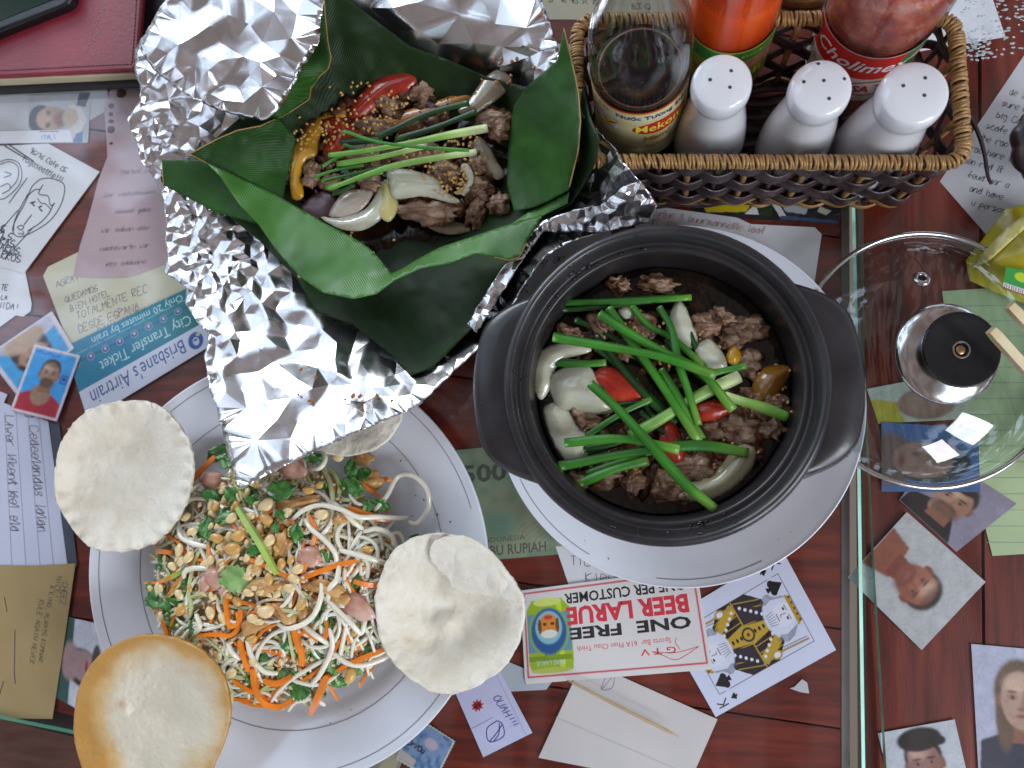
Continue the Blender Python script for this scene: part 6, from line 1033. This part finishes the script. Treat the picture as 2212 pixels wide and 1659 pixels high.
# red jar-like bottle
F3 = pc_axis(1897, 28, .072); b3 = bottle('sauce_bottle', F3, [(0, BZ), (.024, BZ), (.0282, BZ+.003), (.0285, .045), (.0285, .078), (.0300, .088), (.0302, .100), (.0290, .118), (.024, .138), (.017, .155), (.013, .18), (.013, .21)], 'glass bottle of chopped chilli with red and green label, right side of the basket')
liquid(b3, F3, [(0, BZ+.002), (.023, BZ+.002), (.0268, BZ+.005), (.0270, .078), (.0284, .088), (.0286, .100), (.0274, .116), (.0225, .136), (0, .139)], mat('chopped_chilli', 'c0604c', .45, stops=[(.3, '8d4a4c'), (.42, 'a8524a'), (.55, 'c8644c'), (.68, 'd68a78'), (.78, 'c9a79c')], vs=90, bump=.8, bs=160, bd=.003, detail=8), name='chilli_mash')
g3 = lab_map(F3, lambda z: .0288+0*z, .030, .0795, -math.pi*1.02, math.pi*.02); P_ = Print(90, 50, 'c92a26', .5)
P_.poly([(58, 0), (90, 0), (90, 50), (50, 50), (52, 22)], '2f7a46').poly([(0, 24), (52, 24), (90, 14), (90, 50), (0, 50)], 'cfc9b8'); P_.poly([(0, 0), (90, 0), (90, .8), (0, .8)], 'd8c8c4'); P_.ell(48, 35, 15, 8.5, 'a82a2a', soft=.03).ell(48, 35, 14, 7.6, '2a4a30', soft=.03).ell(48, 35, 13.4, 7.2, 'e0d8cc', soft=.03); P_.ell(66, 11, 5, 3.6, 'c97a72', soft=.1).ell(66, 11, 4.2, 2.9, 'd89a90', soft=.1); P_.ell(20, 40, 9, 5, 'c2703a', soft=.4); P_.ell(76, 4, 3, 1.6, 'dcdcdc'); label_on(b3, P_, g3)
lw = mat('label_white', 'e3dedc', .5); text_wrap('Cholimex', g3, .10, .12, .68, .32, lw, b3, bold=.015, shear=.35); text_wrap('SA TE', g3, .42, .62, .64, .78, mat('label_red', 'b3302c', .5), b3, bold=.03); text_wrap('TƯƠNG ỚT', g3, .10, .56, .34, .66, mat('label_red', 'b3302c'), b3, bold=.01)
# ================================================================ shakers
sh = mat('white_porcelain', 'dcdce0', .14, coat=.5, var=.01, vs=20); hol = mat('dark_hole', '4a3a32', .8)
def shaker(px, py, zt, r, holes, label, lean=(0, 0), stain=False):
    top = U(px, py, zt); foot = Vector((top.x-lean[0], top.y-lean[1], .006)); hh = zt-.006; t = thing('shaker', foot, label, 'shaker', 'white shakers in the basket'); s = r/.0155
    pf = [(0, .0), (.016, .0), (.0192, .0015), (.0208, .010), (.0210, .020), (.0200, .034), (.0178, .048), (.0156, .059), (.0142, .067), (.0140, .0705), (.0148, .0728), (.0156, .0755), (.0157, .0795), (.0152, .0825), (.0140, .0840), (.0100, .0851), (.005, .0855), (0, .0856)]
    pf = [(a*s, b/.0856*hh) for a, b in smooth_prof(pf, 5)]; V, f = lathe_geo(pf, 72, (0, 0, 0)); V = np.array(V); k = V[:, 2]/hh; V[:, 0] += foot.x+k*lean[0]; V[:, 1] += foot.y+k*lean[1]; V[:, 2] += .006; mk('shaker_body', V, f, sh, t)
    for i, (hx, hy) in enumerate(holes):
        z = zt
        for _ in range(4): p = U(hx, hy, z); z = .006+float(np.interp(math.hypot(p.x-top.x, p.y-top.y), [a for a, b in pf[::-1]][:30], [b for a, b in pf[::-1]][:30]))
        p = U(hx, hy, z)
        ro, ri = .00085, .00055; v, f = lathe_geo([(ro*1.1, .0), (ro, .00022), (ri, .0003), (0, .0003)], 12, p); mk('hole', v, f, hol, t)
    if stain:
        v, f = blob_geo(U(1797, 205, zt-.0009), .0012, .0009, .0004, 0, .4, 5, 1); mk('pepper_stain', v, f, mat('pale_stain', 'b5aaa0', .6), t)
z5 = lambda *p: [(1188+x/2.161, y/2.161) for x, y in p]
shaker(1561, 172, .104, .0150, z5((748, 372), (846, 330), (840, 407)), 'leftmost white porcelain shaker with three holes, beside the soy sauce bottle')
shaker(1776, 185, .103, .0150, z5((1253, 298), (1186, 382), (1279, 376), (1374, 368), (1303, 460)), 'middle white porcelain shaker with five holes and a small stain', stain=True)
shaker(1979, 196, .106, .0162, z5((1650, 400), (1752, 364), (1748, 445)), 'rightmost and widest white porcelain shaker with three holes')
# ================================================================ glass lid
LC = U(2003, 775, .0100); LR = .0735; tilt = math.radians(7.0); LS = .0735/.079; RM = np.array(Matrix.Rotation(tilt, 3, 'Y'))
def lidx(V):
    V = np.array(V, dtype=float); k = V[:, 2] > .0236; V[k, 2] = .0236+(V[k, 2]-.0236)*.62; return ((V*LS) @ RM.T)+np.array(LC)
steel = mat('polished_steel', 'c9c6c4', .16, 1.0, bump=.03, bs=90); blackp = mat('black_plastic', '131316', .3, bump=.25, bs=300, var=.2, vs=60)
lid = thing('pot_lid', LC, 'domed glass pot lid with steel rim and black knob leaning on the plate', 'lid')
dome = [(.0775, .001), (.070, .0085), (.058, .0155), (.044, .0205), (.030, .0235), (.018, .0245)]
v, f = lathe_geo(smooth_prof(dome, 5), 128); mk('glass_dome', lidx(v), f, clear_glass('lid_glass', (.82, .88, .88), .015, 1.7), lid)
a_ = np.linspace(0, 2*math.pi, 129)[:-1]; v, f = tube_geo(np.stack([LR/LS*np.cos(a_), LR/LS*np.sin(a_), 0*a_+.0008], 1), .0016, 10, closed=True); mk('steel_rim', lidx(v), f, steel, lid)
v, f = lathe_geo(smooth_prof([(.0300, .0225), (.0296, .0252), (.026, .0285), (.020, .0315), (.0155, .034), (.0150, .037)], 5), 80); mk('steel_skirt', lidx(v), f, steel, lid)
v, f = lathe_geo(smooth_prof([(.0150, .0355), (.0168, .038), (.0185, .042), (.0212, .047), (.0220, .0495), (.0218, .0512), (.0204, .0520), (.0130, .0508), (.0052, .0500), (.0045, .0490), (.0042, .0470), (0, .0470)], 5), 80); mk('knob', lidx(v), f, blackp, lid)
v, f = lathe_geo([(.0028, .047), (.0028, .0492), (.0022, .0497), (0, .0497)], 24); mk('screw', lidx(v), f, mat('brass_screw', 'b08a6a', .3, .9), lid)
v, f = tube_geo(np.stack([.0046*np.cos(a_), .0046*np.sin(a_), 0*a_+.0503], 1), .0006, 6, closed=True); mk('knob_ring', lidx(v), f, mat('worn_knob_ring', '6a625c', .3), lid)
vp = U(1988, 604, .028); vl = (np.array(vp)-np.array(LC)) @ RM; vl = vl/LS; vr = math.hypot(vl[0], vl[1]); vz = float(np.interp(vr, [.018, .030, .044, .058, .070], [.0245, .0235, .0205, .0155, .0085]))
ca = vl[:2]/vr; nrm = Vector((ca[0]*.38, ca[1]*.38, .92)).normalized(); qq = Vector((0, 0, 1)).rotation_difference(nrm).to_matrix()
v, f = lathe_geo([(.0022, .0012), (.0024, .0018), (.0036, .0018), (.0048, .0012), (.0052, .0003), (.005, -.0003)], 32); V = np.array([(qq @ Vector(p)) for p in v])+np.array((vl[0], vl[1], vz)); mk('steam_vent', lidx(V), f, steel, lid)
v, f = lathe_geo([(.0023, .0009), (0, .0009)], 20); V = np.array([(qq @ Vector(p)) for p in v])+np.array((vl[0], vl[1], vz)); mk('vent_hole', lidx(V), f, mat('dark_hole2', '1a1614', .7), lid)
# ================================================================ chopsticks
cs = mat('pale_bamboo', 'd3bf97', .45, stops=[(.3, 'c2ab7e'), (.7, 'dccba6')], vs=30, stretch=(1, 1, 1), bump=.1)
for (x0, y0), (x1, y1), z, lb in (((2140, 713), (2330, 905), .066, 'nearer bamboo chopstick lying across the black lid knob'), ((2180, 660), (2390, 862), .062, 'farther bamboo chopstick reaching in over the lid rim')):
    a, b = U(x0, y0, z), U(x1, y1, z-.010); b = a+(b-a).normalized()*.20; b.z = .012; v, f = tube_geo([a, a.lerp(b, .02), a.lerp(b, .5), b], [.0029, .0033, .0032, .0026], 4, 1); t = thing('chopstick', (a+b)/2, lb, 'chopstick', 'chopsticks'); mk('stick', v, f, cs, t, smooth=False)
# small rest so the far ends have something to lie on
# toothpick
tp = [U(x, y, z) for x, y, z in ((1224, 1469, .0010), (1240, 1476, .0013), (1340, 1528, .0013), (1440, 1578, .0013), (1465, 1591, .0010))]
v, f = tube_geo(tp, [.0003, .0009, .0010, .0010, .0003], 8); mk('toothpick', v, f, mat('birch_wood', 'b39a76', .5, var=.1, vs=60), None, label='pointed wooden toothpick lying over the blank white paper', cat='toothpick')
# ================================================================ red menu and phone
lea = mat('red_leather', '7e1d2c', .42, stops=[(.35, '6d1826'), (.7, '932a3a')], vs=14, bump=.5, bs=420, coat=.12, bd=.0004); blk = mat('black_leather', '1b181b', .5, bump=.3, bs=300, var=.2, vs=40)
mn = thing('menu_folder', U(150, 80, 0), 'thick red leather menu folder with stitched edge, top left corner', 'menu folder')
def rslab(name, poly, z0, z1, m, parent, r=.0012, n=3):
    P = cr([U(x, y, z1) for x, y in poly], 1, True)[:, :]; P = np.array([U(x, y, z1) for x, y in poly]); C = P.mean(0); V = []; k = len(P); lv = [(0, z1, 1.6), (0, z1, .0)]
    prof = [(r*(1-math.cos(a)), z1-r*(1-math.sin(a))) for a in np.linspace(0, math.pi/2, n+1)][::1]; rings = [(r, z1)] if False else []
    levels = [(0, z0+r*.0)]+[(r*(1-math.cos(a)), z1-r+r*math.sin(a)) for a in np.linspace(0, math.pi/2, n+1)]
    for ins, z in levels:
        for p in P: d = C-p; d[2] = 0; L_ = np.linalg.norm(d); q = p+d/L_*ins*1.2; V.append((q[0], q[1], z))
    Fc = [];  m_ = len(levels)
    for i in range(m_-1):
        for j in range(k): l = (j+1) % k; Fc.append((i*k+j, i*k+l, (i+1)*k+l, (i+1)*k+j))
    Fc.append(tuple((m_-1)*k+j for j in range(k))); Fc.append(tuple(range(k))[::-1])
    o = mk(name, V, Fc, m, parent, smooth=False); return o
rslab('back_cover', [(-250, -300), (375, -300), (372, 90), (368, 184), (344, 192), (300, 186), (-250, 214)], .0002, .003, blk, mn)
rslab('pages', [(-250, -300), (300, -300), (290, 160), (-250, 186)], .003, .0105, mat('page_edges', 'b7ab8e', .7, stretch=(1, 1, 40), var=.2, vs=50), mn)
rslab('front_cover', [(-250, -300), (316, -300), (306, 0), (294, 143), (288, 150), (-250, 176)], .0105, .0145, lea, mn, .0018, 5)
e_ = [U(x, y, .0147) for x, y in ((298, -60), (291, 60), (285, 138), (-30, 154))]; Pp, _ = resample(e_, .0026, False)
for i in range(0, len(Pp)-1):
    if i == 0: v, f = tube_geo([(-.0008, 0, 0), (-.0005, 0, .00025), (.0005, 0, .00025), (.0008, 0, 0)], .00028, 5); s0 = mk('stitch', v, f, mat('dark_thread', '4d141c', .7), mn); s0.location = Vector(Pp[0])-WL[mn]
    d = Pp[i+1]-Pp[i]; 
    if i: dup(s0, Vector(Pp[i])-WL[mn], (0, 0, math.atan2(d[1], d[0])), mn)
    else: s0.rotation_euler = (0, 0, math.atan2(d[1], d[0]))
rs = np.random.RandomState(2); g = []
for i in range(40):
    x, y = rs.normal(195, 12), 0; y = 150-rs.uniform(20, 140); x = 205-(150-y)*.0+rs.normal(0, 9)+ (y-80)*-.25; P, Fc = blob_geo(U(x, y, .0146), .0009*rs.uniform(.4, 1.3), .0006, .00006, rs.uniform(0, 3), .3, i, 0); g.append((P.tolist(), Fc))
V, Fc = join(g); o = mk('crumb_specks', V, Fc, mat('dust', '9c7a7c', .8), mn); o['kind'] = 'stuff'
ph_ = thing('phone', U(50, 20, .0145), 'corner of a black phone lying on the red menu', 'phone')
rslab('phone_body', [(-200, -200), (175, -200), (152, -4), (146, 6), (136, 12), (0, 66), (-20, 74), (-200, 150)], .0146, .0225, blackp, ph_, .0025, 5)
rslab('screen', [(-190, -190), (150, -190), (128, -16), (122, -4), (0, 44), (-190, 122)], .0226, .0229, mat('dark_screen', '10201c', .08, coat=.8), ph_, .0002, 1)
# ================================================================ yellow packet, small things at the edges
yl = mat('yellow_plastic', 'c2b31e', .3, stops=[(.35, 'a8991a'), (.7, 'cfc033')], vs=12, coat=.3, bump=.15, bs=60); yp = thing('yellow_packet', U(2180, 540, 0), 'yellow plastic packet with a green sticker at the right edge', 'packet')
V, T, Q = surf_geo([(2172, 450, .004), (2230, 438, .006), (2320, 470, .006), (2320, 700, .004), (2210, 655, .003), (2150, 632, .002), (2094, 606, .001), (2086, 563, .002), (2120, 520, .003)], [(2200, 540, .016), (2250, 560, .018), (2140, 570, .010), (2200, 480, .010)], step=7, zf=lambda X, Y: noise3(np.stack([X, Y, 0*X], 1), .03, 3)*.001, seed=61); mk('pouch', V, T, yl, yp, solid=.0004)
V, T, Q = surf_geo([(2230, 452, .0122), (2240, 470, .014), (2140, 560, .0135), (2095, 582, .0068), (2120, 548, .0085), (2170, 495, .0115)], [], step=9, seed=62); mk('pale_panel', V, T, mat('pale_yellow_film', 'd3ca7c', .25, coat=.4), yp, solid=.0002)
f = Frame((2173, 576), (2290, 600), (2290, 668), (2166, 622), .0195); P_ = Print(40, 26, '3f9a4a', .6); P_.poly([(0, 19), (40, 19), (40, 26), (0, 26)], 'e0dedc').ell(12, 8, 5, 5, 'b9cf3a').ell(22, 10, 4, 6, '2a7a3a').poly([(0, 24.6), (40, 24.6), (40, 26), (0, 26)], 'b03a3a')
for k in range(24): P_.line([(1+k*1.6, 20), (1+k*1.6, 24)], .6, '3a3a3a')
P_.build(f, pr, yp, 'green_sticker')
b5 = thing('dark_basket', U(2225, 310, 0), 'edge of another dark woven basket at the right border', 'basket')
for k in range(3):
    c = U(2268, 315, .012+k*.013); v, f = tube_geo([(c.x+(.0145+.0009*math.cos(9*a))*math.cos(a)*1.0, c.y+(.0185+.0009*math.cos(9*a))*math.sin(a), c.z) for a in np.linspace(0, 6.283, 73)[:-1]], .0052, 8, closed=True); mk('coil', v, f, dkr, b5)
rr = thing('rattan_tray', U(1730, -20, 0), 'curved tan rattan rim peeking in behind the basket at the top edge', 'tray')
for k, (yy, m) in enumerate(((-2, rat), (14, rat), (24, mat('brown_rattan', '6a4a2c', .5)))):
    v, f = tube_geo(cr([U(x, yy+dy-14, .062-.008*k) for x, dy in ((1655, -60), (1672, -22), (1695, 0), (1730, 6), (1765, 2), (1790, -20), (1805, -60))], 6), .0026, 8); mk('rim_strand', v, f, m, rr)
rs = np.random.RandomState(9); g = []
for i in range(150):     # water droplets sprinkled on the glass
    x, y = rs.uniform(2070, 2215), rs.uniform(-10, 125)
    if rs.rand() < .35: x, y = rs.uniform(2080, 2140), rs.uniform(80, 130)
    P, Fc = blob_geo(U(x, y, .0002), rs.uniform(.0005, .0018), rs.uniform(.0004, .0008), .0004, rs.uniform(-.2, .2), .2, i, 1); g.append((P.tolist(), Fc))
V, Fc = join(g); mk('water_droplets', V, Fc, mat('droplet_film', 'c9d3d6', .08, coat=1, trans=.5), None, label='water droplets sprinkled on the glass at the top right', cat='droplets', kind='stuff')
